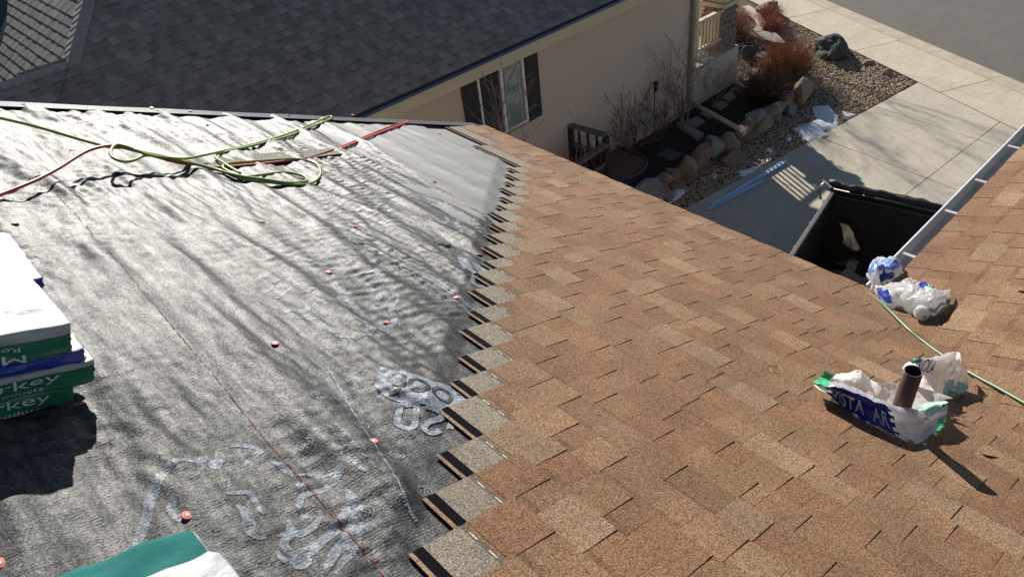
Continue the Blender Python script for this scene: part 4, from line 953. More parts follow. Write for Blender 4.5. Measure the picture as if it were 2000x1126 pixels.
# ================================================================== plants
def branch_mesh(mb, p, d, ln, rad, depth, r_, spread, up=.25, kids=3):
    pts = [p]; q = p.copy(); dd = d.copy(); n = 4
    for i in range(n):
        dd = (dd+Vector((r_.gauss(0,.10),r_.gauss(0,.10),r_.gauss(0,.06)+up*.12))).normalized(); q = q+dd*ln/n; pts.append(q.copy())
    mb.tube(pts, [max(.0042,rad*(1-.55*i/n)) for i in range(n+1)], 4 if depth < 2 else 5, 0, False)
    if depth <= 0: return
    for i in range(kids):
        k = r_.randint(1, n); o = pts[k]; a = r_.uniform(0,6.283); sd = dd.orthogonal().normalized(); sd.rotate(Matrix.Rotation(a,3,dd))
        nd = (dd*math.cos(spread)+sd*math.sin(spread)).normalized(); branch_mesh(mb, o, nd, ln*r_.uniform(.5,.75), rad*.55*(1-.1*k), depth-1, r_, spread, up, kids)
def bare_shrub(name, base, stems, hgt, lean, depth, seed, matn, label, cat='shrub', spread=.5, rad=.012, kids=3):
    root = empty(name, base, label, cat); r_ = random.Random(seed)
    for i in range(stems):
        mb = MB(); a = r_.uniform(0,6.28); d = Vector((math.cos(a)*lean,math.sin(a)*lean,1)).normalized()
        branch_mesh(mb, Vector(base)+Vector((math.cos(a),math.sin(a),0))*.04, d, hgt*r_.uniform(.5,.75), rad, depth, r_, spread, kids=kids); mb.build('stem', M[matn], root)
    return root
bare_shrub('bare_tree', (7.45,8.6,.1), 1, 3.9, .02, 2, 4, 'bark_grey', 'leafless young tree in front of the shuttered window', 'tree', .62, .020, 9)
bare_shrub('bare_sapling', (8.45,8.3,.1), 3, 2.1, .08, 1, 8, 'bark_grey', 'leafless sapling just right of the window behind the eave', 'shrub', .5, .010, 3)
bare_shrub('bare_shrub', (11.05,9.0,.2), 9, 1.25, .35, 3, 12, 'bark_red', 'leafless shrub in front of the basement window', 'shrub', .55, .012, 3)
bare_shrub('bare_shrub', (12.0,9.0,.2), 6, 1.0, .28, 3, 15, 'bark_red', 'thin leafless shrub around the black lamp post', 'shrub', .5, .009, 3)
bare_shrub('bare_shrub', (12.95,8.95,.2), 9, 1.75, .22, 3, 17, 'bark_grey', 'tall leafless shrub beside the downspout at the wall corner', 'shrub', .45, .014, 3)
bare_shrub('bare_shrub', (14.3,9.1,.2), 4, .9, .5, 3, 19, 'bark_grey', 'small leafless shrub against the porch wall', 'shrub', .6, .008, 3)
def twig_shrub(name, base, rad, hgt, n, seed, matn, label):
    r_ = np.random.RandomState(seed); vs = []; fs = []
    for i in range(n):
        a = r_.uniform(0,6.283); u = math.sqrt(r_.uniform(0,1)); b = np.array(base)+np.array((math.cos(a)*u*rad*.45, math.sin(a)*u*rad*.45, 0))
        el = r_.uniform(.1,1.5); d = np.array((math.cos(a)*math.cos(el)*rad, math.sin(a)*math.cos(el)*rad, math.sin(el)*hgt))*r_.uniform(.55,1.08)
        m1 = b+d*.5+r_.normal(0,.05,3); t = b+d+r_.normal(0,.07,3); w_ = .0045; side = np.cross(d, r_.normal(0,1,3)); side /= np.linalg.norm(side)+1e-9
        pts = [(b,w_*1.3),(m1,w_),(t,w_*.4)]
        # forked tips
        segs = [pts]
        for _ in range(3):
            q = m1+(t-m1)*r_.uniform(0,.8); e = q+d/np.linalg.norm(d)*.16+r_.normal(0,.07,3); segs.append([(q,w_*.7),((q+e)/2+r_.normal(0,.01,3),w_*.6),(e,w_*.35)])
        for sg in segs:
            k = len(vs)
            for p, ww in sg: vs += [tuple(p-side*ww), tuple(p+side*ww)]
            fs += [(k,k+1,k+3,k+2),(k+2,k+3,k+5,k+4)]
    root = empty(name, base, label, 'shrub'); me = bpy.data.meshes.new('twigs'); me.from_pydata(vs, [], fs); tag(link('twigs', me, M[matn], root), kind='stuff')
    st = MB()
    for i in range(7):
        a = i*.9; st.tube([Vector(base)-Vector((0,0,.03)), Vector(base)+Vector((math.cos(a)*rad*.3,math.sin(a)*rad*.3,hgt*.5))], [.014,.006], 5)
    st.build('stems', M['bark_red'], root); return root
twig_shrub('orange_shrub', (16.8,8.65,.19), .64, .85, 1000, 1, 'twig_orange', 'big rounded orange-brown winter shrub beside the stepping stones')
twig_shrub('brown_shrub', (15.3,8.3,.19), .62, .75, 800, 2, 'twig_dark', 'dark brown winter shrub in the shade behind the stone wall')
twig_shrub('red_shrub', (18.2,11.4,.19), .75, .8, 900, 3, 'twig_red', 'reddish winter shrub directly behind the porch pillar')
twig_shrub('red_shrub', (20.235,11.183,0.1), .35, .4, 350, 4, 'twig_red', 'small reddish shrub beyond the curved edging, near the footpath')
twig_shrub('red_shrub', (19.54,10.649,0.1), .32, .35, 350, 5, 'twig_red', 'small pinkish shrub beside the large flagstone')
twig_shrub('red_shrub', (15.95,12.4,.19), .8, 1.3, 700, 6, 'twig_red', 'reddish shrub seen through the far porch railing')
bare_shrub('street_tree', (22.4,17.6,0), 1, 7.5, .02, 4, 31, 'bark_grey', 'bare street tree beyond the footpath whose branches shade the driveway', 'tree', .6, .12, 5)

# ================================================================== dumpster on the driveway
du = Vector((-.982,-.19,0)).normalized(); dv = Vector((.19,-.982,0)).normalized(); DC = Vector((10.3,4.2,0))
def DP(a, b, z): return DC+du*a+dv*b+Vector((0,0,z))
dm = empty('dumpster', DP(2,1.1,.02), 'open black dumpster trailer on the driveway under the gutter', 'dumpster')
Md = Matrix(((du.x,dv.x,0,DC.x),(du.y,dv.y,0,DC.y),(0,0,1,0),(0,0,0,1)))
LN, WDT, RZ = 4.3, 2.3, 1.5
def dbox(name, a, b, matn): 
    mb = MB().box(a, b, 0, Md); mb.f = [tuple(reversed(f)) for f in mb.f]; return bevel(mb.build(name, M[matn], dm), .008)
dbox('floor', (0,0,.30), (LN,WDT,.36), 'dump_in')
dbox('side_wall', (0.04,0,.36), (LN,.04,RZ), 'dump'); dbox('side_wall', (0.04,WDT-.04,.36), (LN,WDT,RZ), 'dump'); dbox('front_wall', (0,0,.36), (.04,WDT,RZ+.08), 'dump')
dbox('rim', (.05,-.02,RZ), (LN,.045,RZ+.06), 'dump_rim'); dbox('rim', (.05,WDT-.06,RZ), (LN,WDT+.03,RZ+.07), 'dump_rim')
for i in range(6): dbox('rib', (.3+i*.7,-.06,.36), (.38+i*.7,-.002,RZ-.01), 'dump')
for i in range(2):
    for b in (.02, WDT-.26):
        wh = MB(); c = DP(1.6+i*.9,b,.30); wh.tube([c, c+dv*.24], .28, 20); wo = wh.build('wheel', M['rubber'], dm)
        MB().tube([c-dv*.004, c+dv*.246], .14, 14).build('hub', M['dump_rim'], wo)
tp = MB(); r4 = random.Random(3); pts = [DP(-.02+r4.gauss(0,.02), -.1+i*(WDT+.2)/22, RZ+.10+r4.gauss(0,.015)) for i in range(23)]
tp.tube(pts, [.055+r4.uniform(-.012,.022) for _ in pts], 9); to = tp.build('rolled_tarp', M['tarp'], dm, True)
MB().tube([DP(.10,-.05,RZ+.075), DP(.10,WDT+.05,RZ+.075)], .028, 8).build('tarp_bar', M['black_gloss'], dm, True)
MB().tube([DP(.18,.02,RZ+.02), DP(.18,WDT,RZ+.02)], .02, 8).build('tarp_bar', M['black_gloss'], dm, True)
hk = MB(); hk.tube(spline([DP(.02,-.16,RZ+.12),DP(.05,-.2,RZ+.05),DP(.02,-.2,RZ-.1),DP(.06,-.16,RZ-.16)],4), .022, 6); hk.tube([DP(-.02,-.2,RZ+.13),DP(.1,-.02,RZ+.1)], .02, 6); hk.build('tarp_hook', M['galv'], dm)
# torn-off shingles lying in it
deb = random.Random(17)
for i in range(90):
    a, b = deb.uniform(.5,3.4), deb.uniform(.2,WDT-.2); z = .42+.68*min(1,max(0,(a-.3)/1.5))*(.55+.45*min(1,b/1.4))+deb.uniform(0,.12)
    wv, hv = deb.uniform(.12,.4), deb.uniform(.1,.24); Mx = Md @ Matrix.Translation((a,b,z)) @ Matrix.Rotation(deb.uniform(0,6),4,'Z') @ Matrix.Rotation(deb.gauss(0,.3),4,'X') @ Matrix.Rotation(deb.gauss(0,.25),4,'Y')
    mb = MB(); n = 5; vs = []
    for q in range(n):
        u = q/(n-1)
        for t in (0,1): vs.append(Mx @ Vector((wv*(u-.5)+deb.gauss(0,.006), hv*(t-.5)+deb.gauss(0,.01), .03*math.sin(u*3+i))))
    mb.add(vs, [(2*q,2*q+2,2*q+3,2*q+1) for q in range(n-1)]); o = mb.build('shingle_scrap', M[('scrap_brown','scrap_grey','scrap_tan')[i%3]])
    sm = o.modifiers.new('t','SOLIDIFY'); sm.thickness = .005
    tag(o, 'torn-off old shingle scrap lying in the dark dumpster', 'shingle scrap', 'shingle scraps in the dumpster')
for i, (q, hh) in enumerate((((1730,515),.0),((1712,552),.0),((1697,540),.0))): pass
# ================================================================== shingle bundles on the roof
def bundle(s0, s1, y0, y1, h0, h1, yaw, sides, label, seed, texts=()):
    """plastic-wrapped bundle, long side down the slope; sides = materials for near, top, far, bottom faces as bands"""
    cs, cy = (s0+s1)/2, (y0+y1)/2; L, Wd, Ht = s1-s0, y1-y0, h1-h0
    root = empty('shingle_bundle', RP(cs,cy,h0), label, 'shingle bundle', 'wrapped shingle bundles on the underlayment')
    r_ = random.Random(seed); off = Vector((r_.uniform(0,99),r_.uniform(0,99),0))
    # profile round the bundle: (y,h,material index)
    prof = []; rc_ = min(.007, Ht*.14)
    def arc(cx, ch, a0, a1, m): 
        for i in range(3): a = a0+(a1-a0)*i/2; prof.append((cx+rc_*math.cos(a), ch+rc_*math.sin(a), m))
    mats = []; idx = {}
    def mid(nm):
        if nm not in idx: idx[nm] = len(mats); mats.append(M[nm])
        return idx[nm]
    hw = Wd/2
    near, topb = sides['near'], sides['top']
    arc(-hw+rc_, rc_, math.pi*1.5, math.pi, mid(near[0][1]))
    for f0, nm in near: 
        for q in (f0, f0+.12): 
            if rc_/Ht < q < 1-rc_/Ht: prof.append((-hw, Ht*q, mid(nm)))
    arc(-hw+rc_, Ht-rc_, math.pi, math.pi/2, mid(near[-1][1]))
    for q in np.arange(.05, .96, .045):
        nm = [b_ for f0, b_ in topb if f0 <= q][-1]; prof.append((-hw+Wd*q, Ht, mid(nm)))
    arc(hw-rc_, Ht-rc_, math.pi/2, 0, mid(topb[-1][1]))
    arc(hw-rc_, rc_, 0, -math.pi/2, mid(sides.get('far', topb[-1][1])))
    n = len(prof); NL = 64; vs = []; fs = []; mi = []
    ca, sa = math.cos(yaw), math.sin(yaw)
    def put(u, y, h): 
        x = (u-.5)*L; return RP(cs+x*ca-y*sa, cy+x*sa+y*ca, h0+h)
    def surf_pt(u, y, h):
        e = min(u,1-u); pinch = 1-.05*max(0,1-e/.02)**2
        d = .0035*mnoise.noise(Vector((u*L*9,y*14,h*30))+off)+.008*(1-2*abs(mnoise.noise(Vector((u*L*10+y*14,y*26-u*6,h*30))+off)))
        dr = Vector((y, (h-Ht/2)*2.2)); 
        if dr.length > 0: dr.normalize()
        return put(u, y*pinch+dr.x*d, Ht/2+(h-Ht/2)*pinch+dr.y*d+.003)
    for i in range(NL+1):
        for y, h, m in prof: vs.append(surf_pt(i/NL, y, h))
    for i in range(NL):
        for j in range(n):
            j2 = (j+1) % n; fs.append((i*n+j,i*n+j2,(i+1)*n+j2,(i+1)*n+j)); mi.append(prof[j2][2] if j2 else prof[j][2])
    o = link('wrapper', mesh(vs, fs, mi), mats, root, None, True)
    # gathered ends
    for u, sg in ((0,-1),(1,1)):
        eb = MB(); vsn = [vs[(0 if u == 0 else NL)*n+j] for j in range(n)]
        rings = [vsn]
        for k, (sc_, ex_) in enumerate(((.90,.004),(.6,.008),(.2,.006))):
            rr = []
            for j, (y, h, m) in enumerate(prof):
                jt = 1+.16*mnoise.noise(Vector((j*.9,k*3.1,seed)))
                p = put(u, y*sc_*jt, Ht/2+(h-Ht/2)*sc_*jt+.002); rr.append(p+mD*(sg*(ex_+.005*mnoise.noise(Vector((j*1.7,k,seed+9))))))
            rings.append(rr)
        al = [p for r_g in rings for p in r_g]
        ff = [(k*n+j, k*n+(j+1)%n, (k+1)*n+(j+1)%n, (k+1)*n+j) for k in range(3) for j in range(n)]+[tuple(3*n+j for j in range(n))]
        if sg < 0: ff = [tuple(reversed(f)) for f in ff]
        eb.add(al, ff); eb.build('gathered_end', M[sides.get('end','wrap_white')], root, True)
    # ragged flaps of film at the visible end
    fl = MB()
    for k in range(7):
        y = -hw+Wd*(k+.5)/7; hb = Ht*r_.uniform(.2,.95); w_ = Wd/7*.7; e = r_.uniform(.008,.03)
        p = [put(1,y-w_/2,hb), put(1,y+w_/2,hb), put(1,y+w_*.4,hb-.02)+mD*e*.6+mN*r_.uniform(-.01,.01), put(1,y-w_*.1,hb-.015)+mD*e+mN*r_.uniform(-.012,.012)]
        fl.add(p, [(0,1,2,3)])
    fl.build('torn_film', M['film'], root, kind='stuff')
    for body, u0, u1, f0, f1, flip, nm in texts:
        tv, tf = text_mesh(body); tvs = []
        for x, y in tv:
            if flip: x, y = 1-x, 1-y
            u = u0+(u1-u0)*x; h = Ht*(f0+(f1-f0)*y); p = surf_pt(u, -hw, h); tvs.append(p-mA*.0045)
        link('printed_name', mesh(tvs, tf), M[nm], root)
    return root
G_, W_, B_, T_ = 'wrap_green', 'wrap_white', 'wrap_blue', 'wrap_teal'
bundle(-.56,.465,1.835,2.17,.008,.064,.03, {'near':[(0,G_),(.5,G_)],'top':[(0,W_),(.5,W_)],'end':G_}, 'green-sided shingle bundle at the bottom of the stack left', 1,
   (('Malarkey',.70,.945,.40,.92,False,'wrap_text'),('Roofing Products',.70,.935,.08,.34,False,'wrap_text')))
bundle(-.53,.515,1.826,2.17,.065,.127,.03, {'near':[(0,G_),(.5,G_),(.80,G_),(.93,W_)],'top':[(0,W_),(.5,W_)],'end':G_}, 'green-sided shingle bundle with pale upper edge, second from the bottom of the stack', 2,
   (('Malarkey',.66,.92,.34,.86,False,'wrap_text'),('Roofing Products',.66,.885,.07,.30,False,'wrap_text')))
bundle(-.55,.495,1.832,2.18,.128,.158,.03, {'near':[(0,B_),(.5,B_),(.8,B_)],'top':[(0,W_),(.5,W_)],'end':W_}, 'blue-sided shingle bundle set back, second from the top of the stack', 3)
bundle(-.58,.465,1.832,2.24,.159,.240,.04, {'near':[(0,G_),(.3,G_),(.53,G_),(.66,W_),(.8,W_)],'top':[(0,W_),(.5,W_)],'end':W_}, 'white-topped shingle bundle with upside-down lettering, top of the stack', 4,
   (('Malarkey',.64,.90,.04,.36,True,'wrap_text'),('Roofing Products',.66,.89,.40,.60,True,'wrap_text')))
bundle(-.45,.565,2.50,2.93,.008,.078,.0, {'near':[(0,B_),(.5,B_)],'top':[(0,W_),(.5,W_)],'end':B_}, 'lone blue-sided shingle bundle with dull white top, behind the stack', 5)
bundle(-.5,.50,.80,1.165,.008,.085,.03, {'near':[(0,G_),(.5,G_)],'top':[(0,T_)],'far':W_,'end':W_}, 'teal-topped shingle bundle at the bottom edge, under a white one', 6)
bundle(-.45,.485,.62,1.005,.087,.160,.03, {'near':[(0,G_),(.5,G_)],'top':[(0,W_),(.5,W_)],'end':W_}, 'crumpled white-topped shingle bundle at the bottom edge of the picture', 7)

# ================================================================== hoses
def hose(name, pts, rad, matn, label, n=7, plane='m'):
    P = spline(pts, n); W3 = []
    for p in P: W3.append(Vector(p) if plane == 'w' else RP(p[0], p[1], p[2]+.004))
    o = MB().tube(W3, rad, 8).build(name, M[matn], None, True); tag(o, label, 'hose'); return o
hose('green_air_hose', [(0.637,3.841,0.3),(0.762,3.923,0.25),(0.896,3.994,0.2),(0.997,3.977,0.17),(1.099,3.945,0.14),(1.217,3.917,0.11),(1.309,3.938,0.1),(1.388,3.881,0.085),(1.524,3.895,0.05),(1.64,3.846,0.03),(1.722,3.774,0.014),(1.768,3.624,0.012),(1.897,3.531,0.012),(2.047,3.47,0.012),(2.155,3.519,0.012),(2.269,3.652,0.012),(2.348,3.833,0.012),(2.305,3.93,0.014),(2.205,3.936,0.018),(1.997,3.912,0.018),(1.828,3.88,0.02),(1.743,3.79,0.026),(1.751,3.681,0.024),(1.808,3.649,0.014),(1.979,3.69,0.012),(2.077,3.697,0.012),(2.136,3.63,0.012),(2.125,3.553,0.012),(2.064,3.502,0.016),(1.967,3.495,0.02),(1.877,3.551,0.024),(1.77,3.631,0.024),(1.698,3.721,0.028),(1.628,3.784,0.04),(1.504,3.843,0.06),(1.372,3.836,0.09),(1.283,3.896,0.12),(1.246,3.924,0.118),(1.204,3.861,0.11),(1.182,3.779,0.1),(1.215,3.731,0.09),(1.28,3.768,0.085),(1.363,3.844,0.085),(1.448,3.835,0.075),(1.563,3.857,0.06),(1.727,3.984,0.04),(1.916,4.138,0.02),(2.191,4.305,0.015),(2.525,4.528,0.015),(2.878,4.799,0.02),(3.122,4.991,0.03),(3.15,4.976,0.03),(3.121,4.95,0.02),(2.853,4.755,0.012),(2.495,4.473,0.012),(2.179,4.28,0.012),(1.931,4.136,0.014),(1.805,4.027,0.02),(1.776,3.832,0.03),(1.782,3.657,0.03)], .0075, 'hose_green', 'tangled lime green air hose looped across the dark underlayment')
hose('red_air_hose', [(0.532,3.401,0.02),(0.656,3.498,0.03),(0.789,3.584,0.05),(0.918,3.695,0.07),(1.067,3.842,0.1),(1.151,3.893,0.115),(1.237,3.926,0.115),(1.317,3.89,0.1),(1.402,3.849,0.08),(1.502,3.84,0.05),(1.613,3.846,0.025),(1.722,3.839,0.012),(1.878,3.858,0.01),(2.123,3.906,0.01),(2.371,3.983,0.01),(2.719,4.188,0.01),(3.187,4.515,0.01),(3.545,4.756,0.012),(3.809,4.907,0.014),(3.88,4.944,0.014),(3.789,4.88,0.012),(3.148,4.458,0.01),(2.685,4.132,0.012)], .0078, 'hose_red', 'red air hose running under the green one towards the rake edge')
hose('dark_green_hose', [(3.557,1.198,5.197),(3.504,1.148,5.228),(3.433,1.072,5.271),(3.277,0.933,5.351),(3.124,0.786,5.412),(3.049,0.686,5.437),(2.942,0.538,5.485),(2.851,0.408,5.537),(2.78,0.294,5.584),(2.697,0.168,5.637),(2.614,0.036,5.691)], .0075, 'hose_dark', 'thin dark green hose lying along the valley at the right', 7, 'w')

# ================================================================== loose things on the roof
def chip(name, pts, th, matn, label, cat, tone=None, group=None):
    P = [Vector(p) for p in pts]; nn = (P[1]-P[0]).cross(P[2]-P[0]).normalized()
    if nn.z < 0: nn = -nn
    k = len(P); mb = MB(); mb.add([p for p in P]+[p-nn*th for p in P], [tuple(range(k)), tuple(range(2*k-1,k-1,-1))]+[(i,k+i,k+(i+1)%k,(i+1)%k) for i in range(k)])
    me = mesh(mb.v, mb.f, mb.m)
    if tone:
        ca = me.color_attributes.new('tone','FLOAT_COLOR','CORNER'); ca.data.foreach_set('color', [c for _ in range(len(me.loops)) for c in (*tone,1)])
    o = link(name, me, M[matn]); tag(o, label, cat, group); return o
chip('loose_shingle', [(1.091,3.846,6.242),(1.235,4.052,6.18),(1.972,4.185,5.873),(2.1,4.089,5.82),(1.584,3.921,6.045),(1.287,3.891,6.165)], .005, 'granule', 'loose grey-tan shingle strip lying under the hoses', 'shingle', (.19,.18,.145))
def flap(name, rows, matn, label, cat, nu=10, nv=8, crumple=.004, seed=0):
    P = ctrl_surf(rows); vs = []
    for i in range(nu+1):
        for j in range(nv+1): vs.append(P(i/nu, j/nv)+mN*crumple*mnoise.noise(Vector((i*.6,j*.6,seed))))
    fs = [(i*(nv+1)+j,(i+1)*(nv+1)+j,(i+1)*(nv+1)+j+1,i*(nv+1)+j+1) for i in range(nu) for j in range(nv)]
    o = link(name, mesh(vs, fs), M[matn], None, None, True); o.modifiers.new('t','SOLIDIFY').thickness = .0015; tag(o, label, cat); return o
def cr(P, t):
    n = len(P)-1; x = min(max(t,0),1)*n; i = min(int(x), n-1); f = x-i
    a, b, c, d = P[max(i-1,0)], P[i], P[i+1], P[min(i+2,n)]
    return ((b*2)+(c-a)*f+(a*2-b*5+c*4-d)*f*f+(b*3-a-c*3+d)*f**3)*.5
def ctrl_surf(rows):
    Rw = [[Vector(p) for p in r_] for r_ in rows]
    return lambda u, v: cr([cr(r_, u) for r_ in Rw], v)
flap('torn_felt_flap', [[(1.587,2.514,6.034),(1.576,2.475,6.04),(1.601,2.456,6.025)], [(1.595,2.529,6.041),(1.609,2.492,6.039),(1.636,2.466,6.013)], [(1.633,2.57,6.016),(1.663,2.561,6.006),(1.661,2.476,5.999)]], 'scrap_grey', 'small torn grey felt flap sticking up from the underlayment', 'scrap', 8, 8)
def film_thing(name, rows, label, cat, regions, nu, nv, crumple, seed, texts=(), nrm=None):
    """crumpled sheet of wrapping film; regions colour parts of it: (u0,u1,v0,v1,material)"""
    P = ctrl_surf(rows); nn = nrm or mN; root = empty(name, P(.5,.3)-nn*.02, label, cat)
    def pt(u, v):
        p = P(u, v); q = p*9+Vector((seed*3.1,0,0)); q2 = p*24+Vector((0,seed*1.7,0))
        r_ = 1-abs(mnoise.noise(q))*2; d = crumple*(r_*.8+.55*(1-2*abs(mnoise.noise(q2)))); e = min(v, 1-v, u, 1-u)
        return p+nn*d+Vector((mnoise.noise(q+Vector((9,0,0))),mnoise.noise(q+Vector((0,9,0))),0))*crumple*(1.2 if e < .03 else .5)
    nu, nv = int(nu*.5), int(nv*.5); jr = random.Random(int(seed*10))
    vs = [pt(min(1,max(0,(i+jr.uniform(-.35,.35))/nu)), min(1,max(0,(j+jr.uniform(-.35,.35))/nv))) for i in range(nu+1) for j in range(nv+1)]; fs = []; mi = []; mats = [M['film']]; idx = {}
    for i in range(nu):
        for j in range(nv):
            u, v = (i+.5)/nu, (j+.5)/nv; m = 0; jit = .03*mnoise.noise(Vector((u*14,v*14,seed)))
            for (u0,u1,v0,v1,nm) in regions:
                if u0 < u+jit < u1 and v0 < v+jit < v1:
                    if nm not in idx: idx[nm] = len(mats); mats.append(M[nm])
                    m = idx[nm]
            # ragged border
            edge = min(u,1-u,v,1-v)
            if edge < .05 and mnoise.noise(Vector((u*16,v*16,seed+5))) > .28: continue
            q_ = (i*(nv+1)+j,(i+1)*(nv+1)+j,(i+1)*(nv+1)+j+1,i*(nv+1)+j+1)
            if jr.random() < .5: fs += [(q_[0],q_[1],q_[2]),(q_[0],q_[2],q_[3])]
            else: fs += [(q_[0],q_[1],q_[3]),(q_[1],q_[2],q_[3])]
            mi += [m,m]
    link('film', mesh(vs, fs, mi), mats, root, None, False)
    for body, ua, ub, va, vb, nm in texts:
        tv, tf = text_mesh(body); out = []
        for x, y in tv:
            u = ua+(ub-ua)*x; v = va+(vb-va)*y; p = pt(u, v); e1 = pt(u+.01,v)-p; e2 = pt(u,v+.02)-p; n_ = e1.cross(e2); 
            if n_.length > 0: n_.normalize()
            if n_.dot(C0-p) < 0: n_ = -n_
            out.append(p+n_*.010)
        link('printed_letters', mesh(out, tf), M[nm], root)
    return root, pt
film_thing('shingle_wrapper', [
  [(2.014,0.744,5.88),(2.018,0.654,5.862),(1.985,0.553,5.868),(1.983,0.458,5.868),(2.001,0.375,5.868),(2.074,0.35,5.85),(2.181,0.331,5.827)],
  [(1.992,0.745,5.917),(2.01,0.661,5.909),(1.999,0.569,5.914),(2.008,0.487,5.91),(2.035,0.421,5.899),(2.132,0.388,5.858),(2.263,0.348,5.815)],
  [(1.977,0.744,5.944),(1.992,0.663,5.96),(2.014,0.586,5.962),(2.026,0.513,5.957),(2.065,0.463,5.929),(2.157,0.425,5.881),(2.315,0.369,5.815)],
  [(2.064,0.763,5.887),(2.14,0.714,5.844),(2.157,0.641,5.837),(2.146,0.572,5.842),(2.163,0.512,5.834),(2.269,0.465,5.79),(2.347,0.405,5.769)],
  [(2.087,0.755,5.909),(2.154,0.704,5.881),(2.205,0.664,5.882),(2.191,0.61,5.877),(2.273,0.568,5.821),(2.378,0.506,5.767),(2.393,0.376,5.771)],
  ], 'torn white shingle wrapper with blue printed side, draped at the foot of the vent pipe', 'plastic wrapper',
  [(-1,.12,.35,2,'film_green'),(.10,.56,-1,.46,'wrap_blue'),(.84,2,.3,.62,'film_pale'),(.90,2,.0,.25,'film_green')], 70, 44, .010, 1.0,
  (('VISTA',.13,.36,.14,.40,'wrap_text'),('AR',.42,.53,.12,.38,'wrap_text')))
film_thing('shingle_wrapper', [
  [(2.401,0.584,5.8),(2.443,0.516,5.729),(2.46,0.454,5.689),(2.538,0.411,5.646),(2.623,0.382,5.621)],
  [(2.38,0.564,5.852),(2.477,0.514,5.758),(2.495,0.455,5.729),(2.579,0.426,5.661),(2.649,0.372,5.632)],
  [(2.448,0.559,5.824),(2.56,0.523,5.767),(2.662,0.488,5.702),(2.695,0.45,5.667),(2.705,0.398,5.63)],
  [(2.564,0.574,5.722),(2.714,0.544,5.648),(2.792,0.491,5.659),(2.837,0.465,5.586),(2.745,0.393,5.581)]], 'white and green torn wrapper lying behind the vent pipe', 'plastic wrapper',
  [(-1,.15,.45,2,'film_green'),(.62,2,-1,.42,'film_pale'),(.72,2,.05,.2,'film_green')], 48, 36, .010, 2.0, (('NOLA',.10,.34,.36,.60,'ink_blue'),))
film_thing('shingle_wrapper', [
  [(3.49,1.092,5.241),(3.544,1.092,5.241),(3.582,1.076,5.248),(3.613,1.048,5.259),(3.697,1.043,5.261)],
  [(3.583,1.162,5.244),(3.536,1.111,5.309),(3.584,1.089,5.307),(3.58,1.046,5.336),(3.707,1.046,5.293)],
  [(3.655,1.198,5.24),(3.629,1.166,5.318),(3.638,1.119,5.349),(3.66,1.082,5.353),(3.767,1.074,5.292)],
  [(3.835,1.243,5.199),(3.811,1.201,5.25),(3.81,1.164,5.276),(3.817,1.13,5.29),(3.854,1.112,5.254)]], 'crumpled blue and white wrapper bulging over the end of the gutter', 'plastic wrapper',
  [(.42,.80,.10,.40,'wrap_blue'),(.05,.98,.46,.78,'film_blue'),(.55,.95,.82,2,'film_pale'),(.6,.95,.86,2,'film_green')], 40, 36, .020, 3.0, (), wN)
w4, _p = film_thing('shingle_wrapper', [
  [(3.372,1.007,5.265),(3.338,0.94,5.299),(3.366,0.904,5.319),(3.32,0.84,5.34),(3.268,0.765,5.366),(3.296,0.723,5.395),(3.391,0.699,5.399),(3.441,0.688,5.404)],
  [(3.454,1.069,5.272),(3.363,0.97,5.346),(3.361,0.921,5.388),(3.321,0.866,5.4),(3.312,0.817,5.442),(3.293,0.749,5.46),(3.371,0.722,5.449),(3.433,0.694,5.439)],
  [(3.507,1.08,5.278),(3.466,0.994,5.357),(3.422,0.93,5.417),(3.368,0.865,5.444),(3.387,0.827,5.449),(3.378,0.775,5.47),(3.398,0.737,5.465),(3.474,0.715,5.43)],
  [(3.577,1.084,5.255),(3.531,0.999,5.323),(3.455,0.925,5.451),(3.487,0.895,5.42),(3.505,0.856,5.426),(3.471,0.803,5.426),(3.472,0.749,5.427),(3.533,0.731,5.402)]], 'white shingle wrapper with a rolled end, spread beside the green hose', 'plastic wrapper',
  [(.03,.17,.20,.50,'wrap_blue'),(.50,.60,.70,2,'wrap_blue'),(.60,.74,.66,2,'film_pale'),(.70,.98,.10,.22,'film_pale'),(.90,2,-1,.40,'film_green')], 66, 36, .018, 4.0, (), wN)
rl = MB(); ce = Vector((3.283,0.774,5.411)); axd = (C0-ce); axd.z *= .5; axd.normalize(); sx = axd.cross(Vector((0,0,1))).normalized(); sz = sx.cross(axd)
vs = []; nt_, nl_ = 56, 5
for i in range(nt_+1):
    a = i/nt_*2*math.pi*2.3
    for j in range(nl_+1):
        rr = .026+.014*i/nt_+.005*mnoise.noise(Vector((a*1.3,j*.7,3))); vs.append(ce+axd*(-.10+.13*j/nl_+.012*mnoise.noise(Vector((a,9,1))))+(sx*math.cos(a)+sz*math.sin(a))*rr)
rl.add(vs, [(i*(nl_+1)+j,(i+1)*(nl_+1)+j,(i+1)*(nl_+1)+j+1,i*(nl_+1)+j+1) for i in range(nt_) for j in range(nl_)]); rl.build('rolled_end', M['film'], w4, True)
